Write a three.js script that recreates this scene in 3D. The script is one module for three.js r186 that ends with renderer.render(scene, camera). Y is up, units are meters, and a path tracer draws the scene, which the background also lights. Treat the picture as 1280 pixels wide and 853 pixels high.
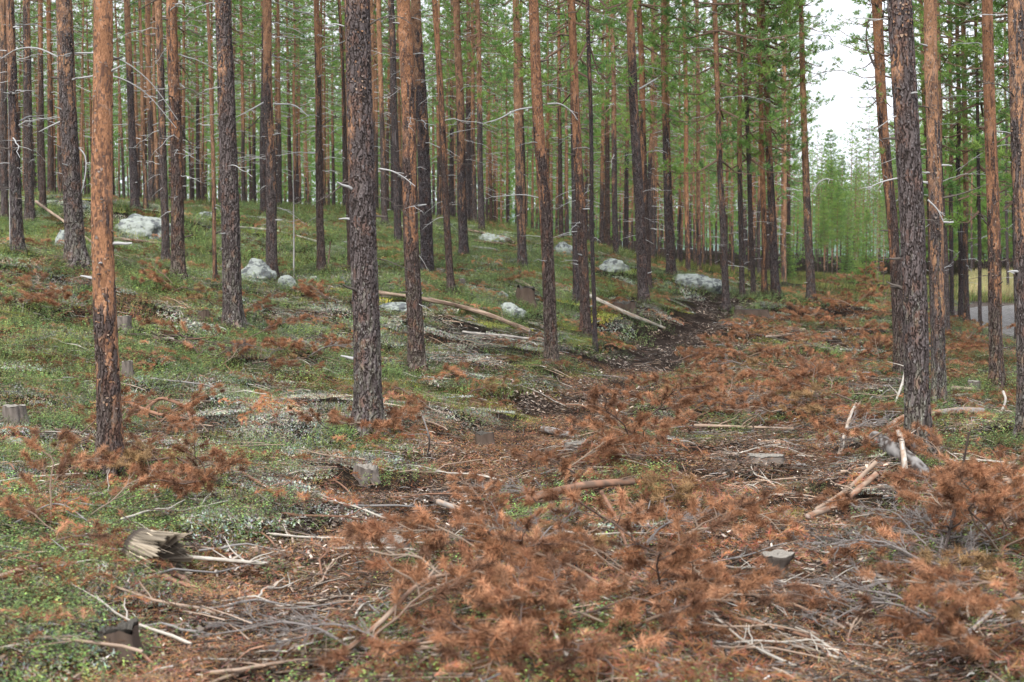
import * as THREE from 'three';

// ------------------------------------------------------------------ camera, sky, sun, exposure
const FPX = 1778, EYE = 1.7, PITCH = Math.atan((426.5 - 318) / FPX);
const scene = new THREE.Scene();
const camera = new THREE.PerspectiveCamera(2 * Math.atan(426.5 / FPX) * 180 / Math.PI, 1024 / 682, 0.1, 3000);
camera.position.set(0, EYE, 0); camera.rotation.x = -PITCH;
camera.focus = 15.5; camera.userData.fStop = 3.6;
{
  const w = 64, h = 32, a = new Float32Array(w * h * 4);       // evenly overcast sky, brighter towards the zenith
  for (let j = 0; j < h; j++) for (let i = 0; i < w; i++) {
    const el = ((j + 0.5) / h - 0.5) * Math.PI, s = Math.max(0, Math.sin(el)), L = 0.46 + 0.36 * s;
    a.set([L * 0.945, L * 0.99, L * 1.09, 1], (j * w + i) * 4);
  }
  const t = new THREE.DataTexture(a, w, h, THREE.RGBAFormat, THREE.FloatType);
  t.mapping = THREE.EquirectangularReflectionMapping; t.magFilter = THREE.LinearFilter; t.needsUpdate = true;
  scene.background = t; scene.environment = t;
}
const sun = new THREE.DirectionalLight(0xfffaf0, 1.5);
sun.position.set(-20, 52, 30); sun.target.position.set(0, 0, -20);
sun.castShadow = true; sun.shadow.radius = 28;
Object.assign(sun.shadow.camera, { left: -70, right: 70, top: 70, bottom: -70, near: 1, far: 200 });
sun.shadow.mapSize.set(4096, 4096);
scene.add(sun, sun.target);
const renderer = new THREE.WebGLRenderer({ antialias: true });
renderer.toneMapping = THREE.LinearToneMapping; renderer.toneMappingExposure = 3.15;
renderer.shadowMap.enabled = true;

// ------------------------------------------------------------------ random numbers and noise
function rng(s) { return () => { s = (s + 0x6D2B79F5) | 0; let t = Math.imul(s ^ (s >>> 15), 1 | s); t = (t + Math.imul(t ^ (t >>> 7), 61 | t)) ^ t; return ((t ^ (t >>> 14)) >>> 0) / 4294967296; }; }
let R = rng(7);
const rr = (a, b) => a + (b - a) * R(), ri = (a, b) => Math.floor(rr(a, b + 1)), pick = (l) => l[Math.floor(R() * l.length)];
const clamp = (x, a = 0, b = 1) => x < a ? a : x > b ? b : x, mix = (a, b, t) => a + (b - a) * t;
const sst = (a, b, x) => { const t = clamp((x - a) / (b - a)); return t * t * (3 - 2 * t); };
function hash(x, y, z = 0) { let h = Math.imul(x | 0, 374761393) ^ Math.imul(y | 0, 668265263) ^ Math.imul(z | 0, 1274126177); h = Math.imul(h ^ (h >>> 13), 1274126177); h = Math.imul(h ^ (h >>> 15), 2246822519); return ((h ^ (h >>> 16)) >>> 0) / 4294967296; }
function noise(x, y, z = 0) {
  const xi = Math.floor(x), yi = Math.floor(y), zi = Math.floor(z); let fx = x - xi, fy = y - yi, fz = z - zi;
  fx = fx * fx * (3 - 2 * fx); fy = fy * fy * (3 - 2 * fy);
  const p = (k) => mix(mix(hash(xi, yi, k), hash(xi + 1, yi, k), fx), mix(hash(xi, yi + 1, k), hash(xi + 1, yi + 1, k), fx), fy);
  if (fz === 0) return p(zi);
  fz = fz * fz * (3 - 2 * fz); return mix(p(zi), p(zi + 1), fz);
}
const fbm = (x, y, z = 0, o = 4) => { let s = 0, a = 0.5, n = 0; for (let i = 0; i < o; i++) { s += a * noise(x, y, z); n += a; a *= 0.5; x = x * 2.03 + 7.1; y = y * 2.03 + 3.7; z = z * 2.03; } return s / n; };
const V = (x, y, z) => new THREE.Vector3(x, y, z);

// ------------------------------------------------------------------ terrain: a smooth sheet through the places where things touch the ground
const CP = [ // [x, distance, height relative to the eye]
  [-8.7, 25, .04], [-11.2, 33, .78], [-14.9, 45, 1.39], [-9.8, 37, 1.19], [-6.4, 21, -.13], [-3.9, 20, -1.03], [-5.8, 24.7, -.4], [-7.3, 30, -.24], [-5.1, 30, -.54], [-4.6, 34, -.42],
  [-1.6, 27, -.39], [-1.2, 27, -.7], [-1.1, 34, -.08], [-3.1, 39, .33], [-.9, 42, .66], [.24, 33, -.32], [2.8, 30, -1.03], [3.5, 36, -.93], [3.3, 45, -.05], [4.1, 37, -.65], [5.1, 34, -1.3], [7.1, 44, -1.31], [7.6, 42, -1.25], [7.8, 37, -1.27],
  [.6, 21, -1.65], [1.3, 26, -1.49], [-1.3, 19, -1.57], [-1.4, 13.6, -1.7], [-3.1, 10.9, -1.7], [3.4, 11.8, -1.7], [4.8, 16, -1.7], [5.2, 19.5, -1.7], [6.2, 18, -1.7], [4.6, 12.6, -1.7], [10.8, 34, -1.72], [10.3, 20, -1.75],
  [0, 0, -1.7], [3, 3, -1.7], [-3, 3, -1.65], [0, 6, -1.7], [3, 7, -1.7], [-2.5, 6.8, -1.7], [-5, 14, -1.35], [-6, 17, -.85], [15, 45, -1.75], [20, 60, -1.75], [25, 80, -1.72], [30, 110, -1.6], [50, 110, -1.6], [60, 60, -1.75], [40, 20, -1.75], [20, 5, -1.75],
  [-24, 60, 2.5], [-40, 60, 3.2], [-30, 110, 3.3], [-60, 110, 4], [0, 62, 1.0], [0, 110, 1.3], [15, 82, -1.2], [17, 110, -1.3], [10, 66, -1.25], [-60, 20, 2.6], [-30, 5, .3], [-15, 10, -.5], [-60, -12, 1], [60, -12, -1.75], [0, -12, -1.7], [-80, 260, 6], [0, 260, 2], [90, 260, -1.2], [90, 110, -1.5], [-18, 30, 1.3]];
const tps = (() => {
  const n = CP.length, N = n + 3, A = [], k = (r2) => r2 > 1e-9 ? 0.5 * r2 * Math.log(r2) : 0, S = 0.05;
  const P = CP.map(([x, d, h]) => [x * S, d * S, h + EYE]);
  for (let i = 0; i < N; i++) A.push(new Float64Array(N + 1));
  for (let i = 0; i < n; i++) {
    for (let j = 0; j < n; j++) A[i][j] = k((P[i][0] - P[j][0]) ** 2 + (P[i][1] - P[j][1]) ** 2);
    A[i][i] += 0.004; [1, P[i][0], P[i][1]].forEach((v, c) => { A[i][n + c] = v; A[n + c][i] = v; }); A[i][N] = P[i][2];
  }
  for (let c = 0; c < N; c++) {
    let p = c; for (let r = c + 1; r < N; r++) if (Math.abs(A[r][c]) > Math.abs(A[p][c])) p = r;
    [A[c], A[p]] = [A[p], A[c]];
    for (let r = 0; r < N; r++) if (r !== c) { const f = A[r][c] / A[c][c]; if (f) for (let q = c; q <= N; q++) A[r][q] -= f * A[c][q]; }
  }
  const w = A.map((row, i) => row[N] / row[i]);
  return (x, d) => { x *= S; d *= S; let s = w[n] + w[n + 1] * x + w[n + 2] * d; for (let i = 0; i < n; i++) s += w[i] * k((x - P[i][0]) ** 2 + (d - P[i][1]) ** 2); return s; };
})();
const GX0 = -90, GX1 = 110, GD0 = -20, GD1 = 300, GS = 0.8, GW = Math.round((GX1 - GX0) / GS) + 1, GH = Math.round((GD1 - GD0) / GS) + 1, GA = new Float32Array(GW * GH);
for (let j = 0; j < GH; j++) for (let i = 0; i < GW; i++) GA[j * GW + i] = tps(GX0 + i * GS, GD0 + j * GS);
function baseH(x, d) {
  const u = clamp((x - GX0) / GS, 0, GW - 1.001), v = clamp((d - GD0) / GS, 0, GH - 1.001), i = u | 0, j = v | 0, a = u - i, b = v - j, q = j * GW + i;
  return mix(mix(GA[q], GA[q + 1], a), mix(GA[q + GW], GA[q + GW + 1], a), b);
}
const segDist = (x, d, P) => { let m = 1e9; for (let i = 0; i + 1 < P.length; i++) { const [ax, ay] = P[i], [bx, by] = P[i + 1], ux = bx - ax, uy = by - ay, t = clamp(((x - ax) * ux + (d - ay) * uy) / (ux * ux + uy * uy)); m = Math.min(m, Math.hypot(x - ax - ux * t, d - ay - uy * t)); } return m; };
const TRACK_A = [[-1.3, 3], [-1.35, 6], [-1.05, 8.4], [-.55, 10.8], [.35, 14.8], [1.7, 21], [3.6, 28], [5.6, 36], [8.2, 46]];
const TRACK_B = [[1.3, 4], [1.5, 7], [1.75, 9.5], [2.1, 12.3], [3.0, 16.5], [4.7, 23], [7.2, 33], [9, 44]];
const trackMask = (x, d) => Math.max(1 - sst(.35, 1.0, segDist(x, d, TRACK_A) + (fbm(x * 1.3, d * 1.3, 2) - .5) * .9), (.9 - sst(.4, 1.0, segDist(x, d, TRACK_B) + (fbm(x * 1.3, d * 1.3, 5) - .5) * .9)) * (1 - .85 * sst(12, 16, d)));
const ROAD = [[[9.4, -15], [9.9, 5], [10.4, 20], [10.9, 31], [12.3, 40], [15.5, 48], [22, 53.5], [34, 58], [70, 66]], [[16, -15], [16.6, 5], [17.4, 20], [18.6, 29], [21, 36], [26, 42], [33, 46.5], [44, 50], [74, 57]]];
const roadPoly = [...ROAD[0], ...[...ROAD[1]].reverse()];
const inPoly = (x, y, P) => { let c = false; for (let i = 0, j = P.length - 1; i < P.length; j = i++) if ((P[i][1] > y) !== (P[j][1] > y) && x < (P[j][0] - P[i][0]) * (y - P[i][1]) / (P[j][1] - P[i][1]) + P[i][0]) c = !c; return c; };
const roadOut = (x, d) => inPoly(x, d, roadPoly) ? -1 : Math.min(segDist(x, d, ROAD[0]), segDist(x, d, ROAD[1]));
const FIELD = [[17.5, 54], [21.5, 66], [36, 112], [110, 118], [110, 70], [70, 67], [34, 59.5], [22, 55.5]];
const mounds = [];
const nearRoad = (x, d) => x > 7 ? 1 - sst(.2, 2.2, Math.max(0, roadOut(x, d))) : 0;
function ground(x, z) {
  const d = -z; let h = baseH(x, d);
  const rough = 1 - .85 * nearRoad(x, d), tm = d < 50 ? trackMask(x, d) : 0;
  h += rough * ((fbm(x * .55, d * .55, 11, 3) - .5) * .34 + (d < 60 ? (fbm(x * 2.6, d * 2.6, 21, 3) - .5) * .15 + (d < 26 ? (noise(x * 9, d * 9, 31) - .5) * .035 : 0) : 0));
  for (const [mx, md] of mounds) { const q = (x - mx) ** 2 + (d - md) ** 2; if (q < 1.2) h += .085 * Math.exp(-q / .11); }
  return h - tm * .12 - .03 * nearRoad(x, d);
}
function rayDir(px, py) { const u = (px - 640) / FPX, v = -(py - 426.5) / FPX, c = Math.cos(PITCH), s = Math.sin(PITCH); return V(u, v * c - s, -v * s - c); }
function at(px, py, dist) { const r = rayDir(px, py); return r.multiplyScalar(dist / -r.z).add(V(0, EYE, 0)); }   // a point at a known distance
function hit(px, py) {                                                                                                // the ground under a pixel
  const r = rayDir(px, py); r.multiplyScalar(1 / -r.z); let t = 2.5, p = t;
  for (; t < 250; p = t, t *= 1.01) if (EYE + r.y * t < ground(r.x * t, -t)) break;
  let a = p, b = t; for (let i = 0; i < 12; i++) { const m = (a + b) / 2; if (EYE + r.y * m < ground(r.x * m, -m)) b = m; else a = m; }
  return V(r.x * b, ground(r.x * b, -b), -b);
}

for (const [px, py] of [[138, 594], [95, 330], [223, 347], [292, 411], [460, 540], [521, 465], [690, 459], [1126, 470], [1149, 573], [1174, 507], [1247, 483], [1284, 548], [732, 420], [340, 350], [534, 344], [805, 379]]) { const p = hit(px, py); mounds.push([p.x, -p.z]); }   // litter heaped round the feet of the nearer pines

// ------------------------------------------------------------------ geometry builder
class Geo {
  constructor() { this.p = []; this.c = []; this.u = []; this.i = []; this.n = 0; }
  v(x, y, z, c, u = 0, w = 0) { this.p.push(x, y, z); if (c) this.c.push(c[0], c[1], c[2]); this.u.push(u, w); return this.n++; }
  tri(a, b, c) { this.i.push(a, b, c); }
  needle(p, dx, dy, dz, w, c, s) {                 // thin blade from p along (dx,dy,dz); s is a sideways vector
    const a = this.v(p.x - s.x * w, p.y - s.y * w, p.z - s.z * w, c), b = this.v(p.x + s.x * w, p.y + s.y * w, p.z + s.z * w, c); this.tri(a, b, this.v(p.x + dx, p.y + dy, p.z + dz, c));
  }
  tube(P, rad, seg, c, o = {}) {                   // tapered tube through points
    const rows = []; let prev = null; const n = P.length, T = V(0, 0, 0), N = V(0, 0, 0), B = V(0, 0, 0);
    for (let k = 0; k < n; k++) {
      T.copy(P[Math.min(n - 1, k + 1)]).sub(P[Math.max(0, k - 1)]).normalize();
      if (!prev) { N.set(Math.abs(T.y) > .9 ? 1 : 0, Math.abs(T.y) > .9 ? 0 : 1, 0); } else N.copy(prev);
      N.addScaledVector(T, -N.dot(T)).normalize(); prev = N.clone(); B.crossVectors(T, N);
      const row = [];
      for (let s = 0; s <= (o.uv ? seg : seg - 1); s++) {
        const a = s / seg * Math.PI * 2, q = typeof rad === 'function' ? rad(k, a, s) : rad[k];
        const x = Math.cos(a) * q, y = Math.sin(a) * q, cc = typeof c === 'function' ? c(k, a) : c;
        const uv = o.uv ? o.uv(k, s / seg) : [0, 0];
        row.push(this.v(P[k].x + N.x * x + B.x * y, P[k].y + N.y * x + B.y * y, P[k].z + N.z * x + B.z * y, cc, uv[0], uv[1]));
      }
      rows.push(row);
    }
    for (let k = 0; k + 1 < n; k++) for (let s = 0; s < seg; s++) { const A = rows[k], C = rows[k + 1], t = o.uv ? s + 1 : (s + 1) % seg; this.tri(A[s], A[t], C[t]); this.tri(A[s], C[t], C[s]); }
    if (o.cap !== false) for (const [row, P0, f] of [[rows[0], P[0], 1], [rows[n - 1], P[n - 1], 0]]) {
      const cc = typeof c === 'function' ? c(f ? 0 : n - 1, 0) : c, m = this.v(P0.x, P0.y, P0.z, o.capColor || cc, .5, o.uv ? o.uv(f ? 0 : n - 1, .5)[1] : 0);
      for (let s = 0; s < seg; s++) { const t = o.uv ? s + 1 : (s + 1) % seg; f ? this.tri(m, row[t], row[s]) : this.tri(m, row[s], row[t]); }
    }
    return this;
  }
  done(smooth = true) {
    const g = new THREE.BufferGeometry();
    g.setAttribute('position', new THREE.BufferAttribute(new Float32Array(this.p), 3));
    g.setAttribute('uv', new THREE.BufferAttribute(new Float32Array(this.u), 2));
    if (this.c.length) g.setAttribute('color', new THREE.BufferAttribute(new Float32Array(this.c), 3));
    g.setIndex(new THREE.BufferAttribute(new Uint32Array(this.i), 1));
    if (smooth) g.computeVertexNormals();
    this.p = this.c = this.u = this.i = null; return g;
  }
}
const bend = (p0, p1, n, wob, sag = 0) => { const out = []; const L = p0.distanceTo(p1), s1 = rr(0, 99), s2 = rr(0, 99); for (let k = 0; k <= n; k++) { const t = k / n, e = Math.sin(Math.PI * t); out.push(V(mix(p0.x, p1.x, t) + (noise(t * 3, s1) - .5) * wob * L * e * 2, mix(p0.y, p1.y, t) + (noise(t * 3, s2) - .5) * wob * L * e - sag * e, mix(p0.z, p1.z, t) + (noise(t * 3, s1 + 40) - .5) * wob * L * e * 2)); } return out; };
const taper = (n, a, b) => Array.from({ length: n }, (_, k) => mix(a, b, k / (n - 1)));
const curve3 = (pts, n) => new THREE.CatmullRomCurve3(pts).getPoints(n);

// ------------------------------------------------------------------ registering things
const used = new Map();
function numbered(n) { const k = used.get(n) || 0; used.set(n, k + 1); return k ? n + '_' + String(k).padStart(3, '0') : n; }
function tag(o, label, category, group, kind) { Object.assign(o.userData, { label }); if (category) o.userData.category = category; if (group) o.userData.group = group; if (kind) o.userData.kind = kind; return o; }
function shade(o) { o.castShadow = o.receiveShadow = true; return o; }
function mesh(name, g, m, parent) { const o = shade(new THREE.Mesh(g, m)); o.name = parent ? name : numbered(name); (parent || scene).add(o); return o; }
function base(name, p) { const o = new THREE.Group(); o.name = numbered(name); o.position.copy(p); scene.add(o); return o; }

// ------------------------------------------------------------------ materials
const std = (o) => new THREE.MeshPhysicalMaterial({ roughness: .9, specularIntensity: .12, ...o });
const leafy = (o) => new THREE.MeshPhysicalMaterial({ roughness: .95, vertexColors: true, side: THREE.DoubleSide, specularIntensity: .12, ...o });
function barkTexture(seed, light) {
  const W = 256, H = 2048, col = new Uint8Array(W * H * 4), bmp = new Uint8Array(W * H * 4), hgt = new Float32Array(W * H);
  const cells = (x, y, nx, s) => {           // x wraps at nx
    const xi = Math.floor(x), yi = Math.floor(y); let f1 = 9, f2 = 9, id = 0;
    for (let j = -1; j < 2; j++) for (let i = -1; i < 2; i++) {
      const cx = xi + i, cy = yi + j, wx = ((cx % nx) + nx) % nx, dx = cx + .15 + .7 * hash(wx, cy, s) - x, dy = cy + .1 + .8 * hash(wx, cy, s + 1) - y, q = dx * dx + dy * dy;
      if (q < f1) { f2 = f1; f1 = q; id = hash(wx, cy, s + 2); } else if (q < f2) f2 = q;
    }
    return [Math.sqrt(f2) - Math.sqrt(f1), id];
  };
  const wn = (u, y, f, s) => { const k = u * f, i = Math.floor(k), t = k - i; const a = noise(i + 50 * s, y, s), b = noise((i + 1) % f + 50 * s, y, s), q = t * t * (3 - 2 * t); return mix(a, b, q); };
  const sr = (c) => Math.round(255 * (c <= .0031308 ? 12.92 * c : 1.055 * Math.pow(Math.max(c, 0), 1 / 2.4) - .055));
  for (let j = 0; j < H; j++) {
    const m = j / H * 8 - 4;                  // metres above the change of bark
    for (let i = 0; i < W; i++) {
      const u = i / W, n1 = wn(u, m * 9, 12, seed), n2 = wn(u, m * 40, 48, seed + 3), n3 = wn(u, m * 2.2, 5, seed + 6), n4 = wn(u, m * 90, 110, seed + 9);
      const [e1, id1] = cells(u * 19 + (n1 - .5) * 1.5 + (n2 - .5) * .5, m * 6.2 + (n3 - .5) * 2 + (n2 - .5) * .9, 19, seed + 20);
      const [e2, id2] = cells(u * 9 + (n1 - .5) * 1.6 + (n2 - .5) * .5, m * 11 + (n2 - .5) * 1.3, 9, seed + 40);
      const up = sst(-.3, .3, m * .5 + (id1 - .5) * 1.0 + (n3 - .5) * 1.3 + (n1 - .5) * .5);
      const g = sst(.0, .34, e1 + (n4 - .5) * .2), f = sst(0, .09, e2);
      let r0 = mix(.027, .064 + .047 * id1, g), g0 = mix(.0215, .053 + .040 * id1, g), b0 = mix(.0195, .0515 + .039 * id1, g);
      const red = sst(.6, .85, n1 * .6 + id2 * .5); r0 = mix(r0, .135, red * .5 * g); g0 = mix(g0, .07, red * .5 * g); b0 = mix(b0, .048, red * .5 * g);
      const pale = sst(.66, .8, n2 * .55 + n4 * .45) * (.3 + .7 * g); r0 = mix(r0, .165, pale * .6); g0 = mix(g0, .155, pale * .6); b0 = mix(b0, .155, pale * .6);
      const k = .65 + .7 * n4; r0 *= k; g0 *= k; b0 *= k;
      let o = .72 + .5 * id2, r1 = mix(.12, .305 * o, f), g1 = mix(.07, .168 * o, f), b1 = mix(.05, .098 * o, f);
      const fl = sst(.78, .95, id2 * .7 + n2 * .4); r1 = mix(r1, .36, fl * .6); g1 = mix(g1, .25, fl * .6); b1 = mix(b1, .185, fl * .6);
      const dk = sst(.58, .72, n1 * .4 + n2 * .45 + n4 * .2); r1 = mix(r1, .075, dk * .8); g1 = mix(g1, .052, dk * .8); b1 = mix(b1, .046, dk * .8);
      const k2 = .68 + .64 * n4; r1 *= k2; g1 *= k2; b1 *= k2;
      const q = (j * W + i) * 4, h = mix(g * (.6 + .4 * id1) + .18 * n2, .35 + f * (.12 + .12 * id2) + .08 * n2, up);
      col[q] = sr(mix(r0, r1, up) * light); col[q + 1] = sr(mix(g0, g1, up) * light); col[q + 2] = sr(mix(b0, b1, up) * light); col[q + 3] = 255;
      const hb = clamp((h * .8 + n4 * .15) * 255, 0, 255); bmp[q] = bmp[q + 1] = bmp[q + 2] = hb; bmp[q + 3] = 255; hgt[j * W + i] = h;
    }
  }
  const T = (a, s) => { const t = new THREE.DataTexture(a, W, H, THREE.RGBAFormat); t.wrapS = THREE.RepeatWrapping; t.wrapT = THREE.RepeatWrapping; t.magFilter = THREE.LinearFilter; t.generateMipmaps = true; t.minFilter = THREE.LinearMipmapLinearFilter; if (s) t.colorSpace = THREE.SRGBColorSpace; t.needsUpdate = true; return t; };
  return { map: T(col, true), bump: T(bmp), h: (u, v) => hgt[Math.min(H - 1, Math.max(0, Math.floor(v * H))) * W + (((Math.floor(u * W)) % W) + W) % W] };
}
const BARK = [barkTexture(100, 1), barkTexture(300, 1)];
const barkMat = (k, tint, bump = .012) => std({ map: BARK[k].map, bumpMap: BARK[k].bump, bumpScale: bump, color: new THREE.Color().setRGB(...tint), vertexColors: true, roughness: .95 });
const M = {
  bark: [barkMat(0, [1, 1, 1]), barkMat(1, [1, .98, .98]), barkMat(0, [.93, .85, .81]), barkMat(1, [.86, .86, .9])],
  dead: std({ color: new THREE.Color().setRGB(.36, .355, .35) }), deadDark: std({ color: new THREE.Color().setRGB(.10, .085, .075) }),
  wood: std({ vertexColors: true, roughness: .92 }),
  needles: leafy({ transmission: .5, thickness: 0 }), brown: leafy({ transmission: .25, thickness: 0 }), leaf: leafy({ roughness: .55, specularIntensity: .4, transmission: .3, thickness: 0 }), litter: leafy({}),
  limb: std({ color: new THREE.Color().setRGB(.15, .10, .075) }),
};
function detailTexture(seed) {                // fine litter grain, used as colour variation and relief on the ground
  const W = 1024, a = new Uint8Array(W * W * 4), b = new Uint8Array(W * W * 4), acc = new Float32Array(W * W), r = rng(seed);
  for (let j = 0; j < W; j++) for (let i = 0; i < W; i++) { const wrapN = (f, s) => { const x = i / W * f, y = j / W * f, xi = Math.floor(x), yi = Math.floor(y), fx = x - xi, fy = y - yi, h = (p, q) => hash(p % f, q % f, s); return mix(mix(h(xi, yi), h(xi + 1, yi), fx), mix(h(xi, yi + 1), h(xi + 1, yi + 1), fx), fy); }; acc[j * W + i] = .5 + (wrapN(16, 1) - .5) * .35 + (wrapN(64, 2) - .5) * .35 + (wrapN(256, 3) - .5) * .45; }
  for (let k = 0; k < 9000; k++) {            // needles and twig bits
    let x = r() * W, y = r() * W; const t = r() * 6.283, L = 8 + r() * 26, dv = (r() - .42) * .75;
    for (let s = 0; s < L; s++) { const q = (((y | 0) % W + W) % W) * W + (((x | 0) % W + W) % W); acc[q] = clamp(acc[q] * .45 + .55 * (.5 + dv), 0, 1.2); x += Math.cos(t); y += Math.sin(t); }
  }
  for (let q = 0; q < W * W; q++) { const v = clamp(acc[q]); a[q * 4] = 255 * clamp(.15 + v * .85); a[q * 4 + 1] = 255 * clamp(.14 + v * .85); a[q * 4 + 2] = 255 * clamp(.13 + v * .85); a[q * 4 + 3] = 255; b[q * 4] = b[q * 4 + 1] = b[q * 4 + 2] = 255 * v; b[q * 4 + 3] = 255; }
  const T = (z, s) => { const t = new THREE.DataTexture(z, W, W, THREE.RGBAFormat); t.wrapS = t.wrapT = THREE.RepeatWrapping; t.magFilter = THREE.LinearFilter; t.minFilter = THREE.LinearMipmapLinearFilter; t.generateMipmaps = true; if (s) t.colorSpace = THREE.SRGBColorSpace; t.needsUpdate = true; return t; };
  return [T(a, true), T(b)];
}
const [detailMap, detailBump] = detailTexture(9);

// ------------------------------------------------------------------ the ground sheet
// how much of each ground cover grows at a place
function cover(x, d) {
  const t = d < 50 ? trackMask(x, d) : 0, n1 = fbm(x * .42, d * .42, 3), n2 = fbm(x * .8 + 9, d * .8, 8), n3 = fbm(x * 1.7, d * 1.7, 13), n4 = d < 40 ? noise(x * 4.7, d * 4.7, 17) : .6;
  const hill = sst(.5, -2.2, x - (d - 14) * .13) * sst(8, 14, d) , leftNear = sst(-.6, -2.2, x + .05 * d) * (1 - sst(11, 16, d));
  const slashZone = clamp(sst(-.6, .5, x - segX(TRACK_A, d)) * (1 - sst(.5, 1.6, x - segX(TRACK_B, d) - 3.2)) * (1 - sst(50, 60, d)));
  const rightGreen = sst(.8, 1.8, x - segX(TRACK_B, d)) * sst(9.5, 11, d) * (1 - sst(20, 25, d));
  let green = clamp((.25 + .75 * Math.max(hill, leftNear, rightGreen)) * sst(.40, .60, n1 * .55 + n2 * .3 + n4 * .2 + .02)) * (1 - .92 * t) * (1 - .6 * slashZone * (1 - rightGreen));
  let lichen = clamp((.45 + .55 * hill) * sst(.42, .6, (1 - n2) * .45 + n3 * .35 + n4 * .2)) * (1 - t) * (1 - .75 * slashZone);
  const rust = clamp((.15 + .85 * slashZone) * sst(.40, .6, n3 * .5 + n1 * .5 + .05)) * (1 - .6 * t);
  const far = d > 48 ? sst(48, 60, d) : 0, nr = nearRoad(x, d);
  return { t, green: green * (1 - nr), lichen: lichen * (1 - nr), rust, hill, far, slashZone, n2, n3, nr };
}
function segX(P, d) { if (d <= P[0][1]) return P[0][0]; for (let i = 0; i + 1 < P.length; i++) if (d <= P[i + 1][1]) return mix(P[i][0], P[i + 1][0], (d - P[i][1]) / (P[i + 1][1] - P[i][1])); return P[P.length - 1][0] + (d - P[P.length - 1][1]) * .2; }
{
  const xs = [], ds = [];
  for (let x = 0, s = .055; x < 100; x += s, s = .055 + .05 * Math.max(0, x - 3.5) ** 1.0 * .6) xs.push(x);
  const X = [...xs.slice(1).reverse().map((x) => -x), ...xs];
  for (let d = 3, s = .05; d < 290; d += s, s = .05 + Math.max(0, d - 6) * .011) ds.push(d);
  for (let d = 2.9; d > -18; d -= .6) ds.unshift(d);
  const g = new Geo();
  for (const d of ds) for (const x of X) {
    const c = cover(x, d), inField = x > 12 && d > 48 && inPoly(x, d, FIELD), f = c.n3;
    let col = [.040, .029, .022];                                                        // brown needle litter
    const put = (k, r, gg, b) => { k = clamp(k); col = [mix(col[0], r, k), mix(col[1], gg, k), mix(col[2], b, k)]; };
    put(c.lichen * .5, .10, .10, .075); put(c.green * .6, .05, .058, .02); put(c.rust * .4, .09, .045, .028); put(c.t * .92, .075 + .07 * f, .055 + .05 * f, .044 + .043 * f);
    put(sst(.62, .75, c.n2) * (1 - c.t) * .5, .22, .20, .06);
    put(c.nr, .33, .27, .23);
    if (inField) put(.95, .30, .27, .14);
    g.v(x, ground(x, -d), -d, col, x / 1.7, d / 1.7);
  }
  const W = X.length;
  for (let j = 0; j + 1 < ds.length; j++) for (let i = 0; i + 1 < W; i++) { const a = j * W + i; g.tri(a, a + 1, a + W + 1); g.tri(a, a + W + 1, a + W); }
  const far = g.n, ring = [[-1600, -400], [1600, -400], [1600, 2200], [-1600, 2200]];
  const t = mesh('forest_floor', g.done(), std({ map: detailMap, bumpMap: detailBump, bumpScale: .03, vertexColors: true, roughness: 1 }));
  tag(t, 'forest floor of moss, lichen, needle litter and bare skid tracks', 'ground', null, 'structure');
  const o = new Geo(); ring.forEach(([x, d]) => o.v(x, -2.2, -d, [.10, .11, .05], x / 5, d / 5)); o.tri(0, 1, 2); o.tri(0, 2, 3);
  tag(mesh('distant_ground', o.done(), std({ map: detailMap, vertexColors: true, roughness: 1 })), 'dull green land stretching away beyond the wood', 'ground', null, 'structure');
  console.log('ground', W * ds.length);
}
{
  const g = new Geo(), A = new THREE.CatmullRomCurve3(ROAD[0].map(([x, d]) => V(x, 0, -d))).getPoints(140), B = new THREE.CatmullRomCurve3(ROAD[1].map(([x, d]) => V(x, 0, -d))).getPoints(140), N = 24;
  for (let k = 0; k <= 140; k++) for (let s = 0; s <= N; s++) { const t = s / N, x = mix(A[k].x, B[k].x, t), z = mix(A[k].z, B[k].z, t), f = fbm(x * 1.1, z * .5, 4); g.v(x, ground(x, z) + (s === 0 || s === N ? -.05 : .02), z, [.47 + .1 * f, .455 + .095 * f, .445 + .09 * f], x, z); }
  for (let k = 0; k < 140; k++) for (let s = 0; s < N; s++) { const a = k * (N + 1) + s; g.tri(a, a + 1, a + N + 2); g.tri(a, a + N + 2, a + N + 1); }
  tag(mesh('gravel_road', g.done(), std({ map: detailMap, bumpMap: detailBump, bumpScale: .008, vertexColors: true, roughness: 1, side: THREE.DoubleSide })), 'pale grey gravel road curving past the pines', 'road', null, 'structure');
}
{
  const g = new Geo(); const n = 60;          // wooded ridge far away
  for (let k = 0; k <= n; k++) { const a = mix(-.1, .75, k / n), D = 1300, h = 46 + 70 * fbm(k * .07, 3, 5) * sst(.18, .5, a) ; for (const [q, y] of [[1, -3], [1.06, h * .6], [1.14, h]]) g.v(Math.sin(a) * D * q, y + (y > 0 ? 6 * noise(k * 2.1, q * 9) : 0), -Math.cos(a) * D * q, [.10, .14, .12]); }
  for (let k = 0; k < n; k++) for (let s = 0; s < 2; s++) { const a = k * 3 + s; g.tri(a, a + 3, a + 4); g.tri(a, a + 4, a + 1); }
  tag(mesh('distant_hill', g.done(), std({ vertexColors: true, side: THREE.DoubleSide })), 'low wooded ridge far beyond the road', 'hill', null, 'structure');
}
console.log('structure done');

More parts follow.
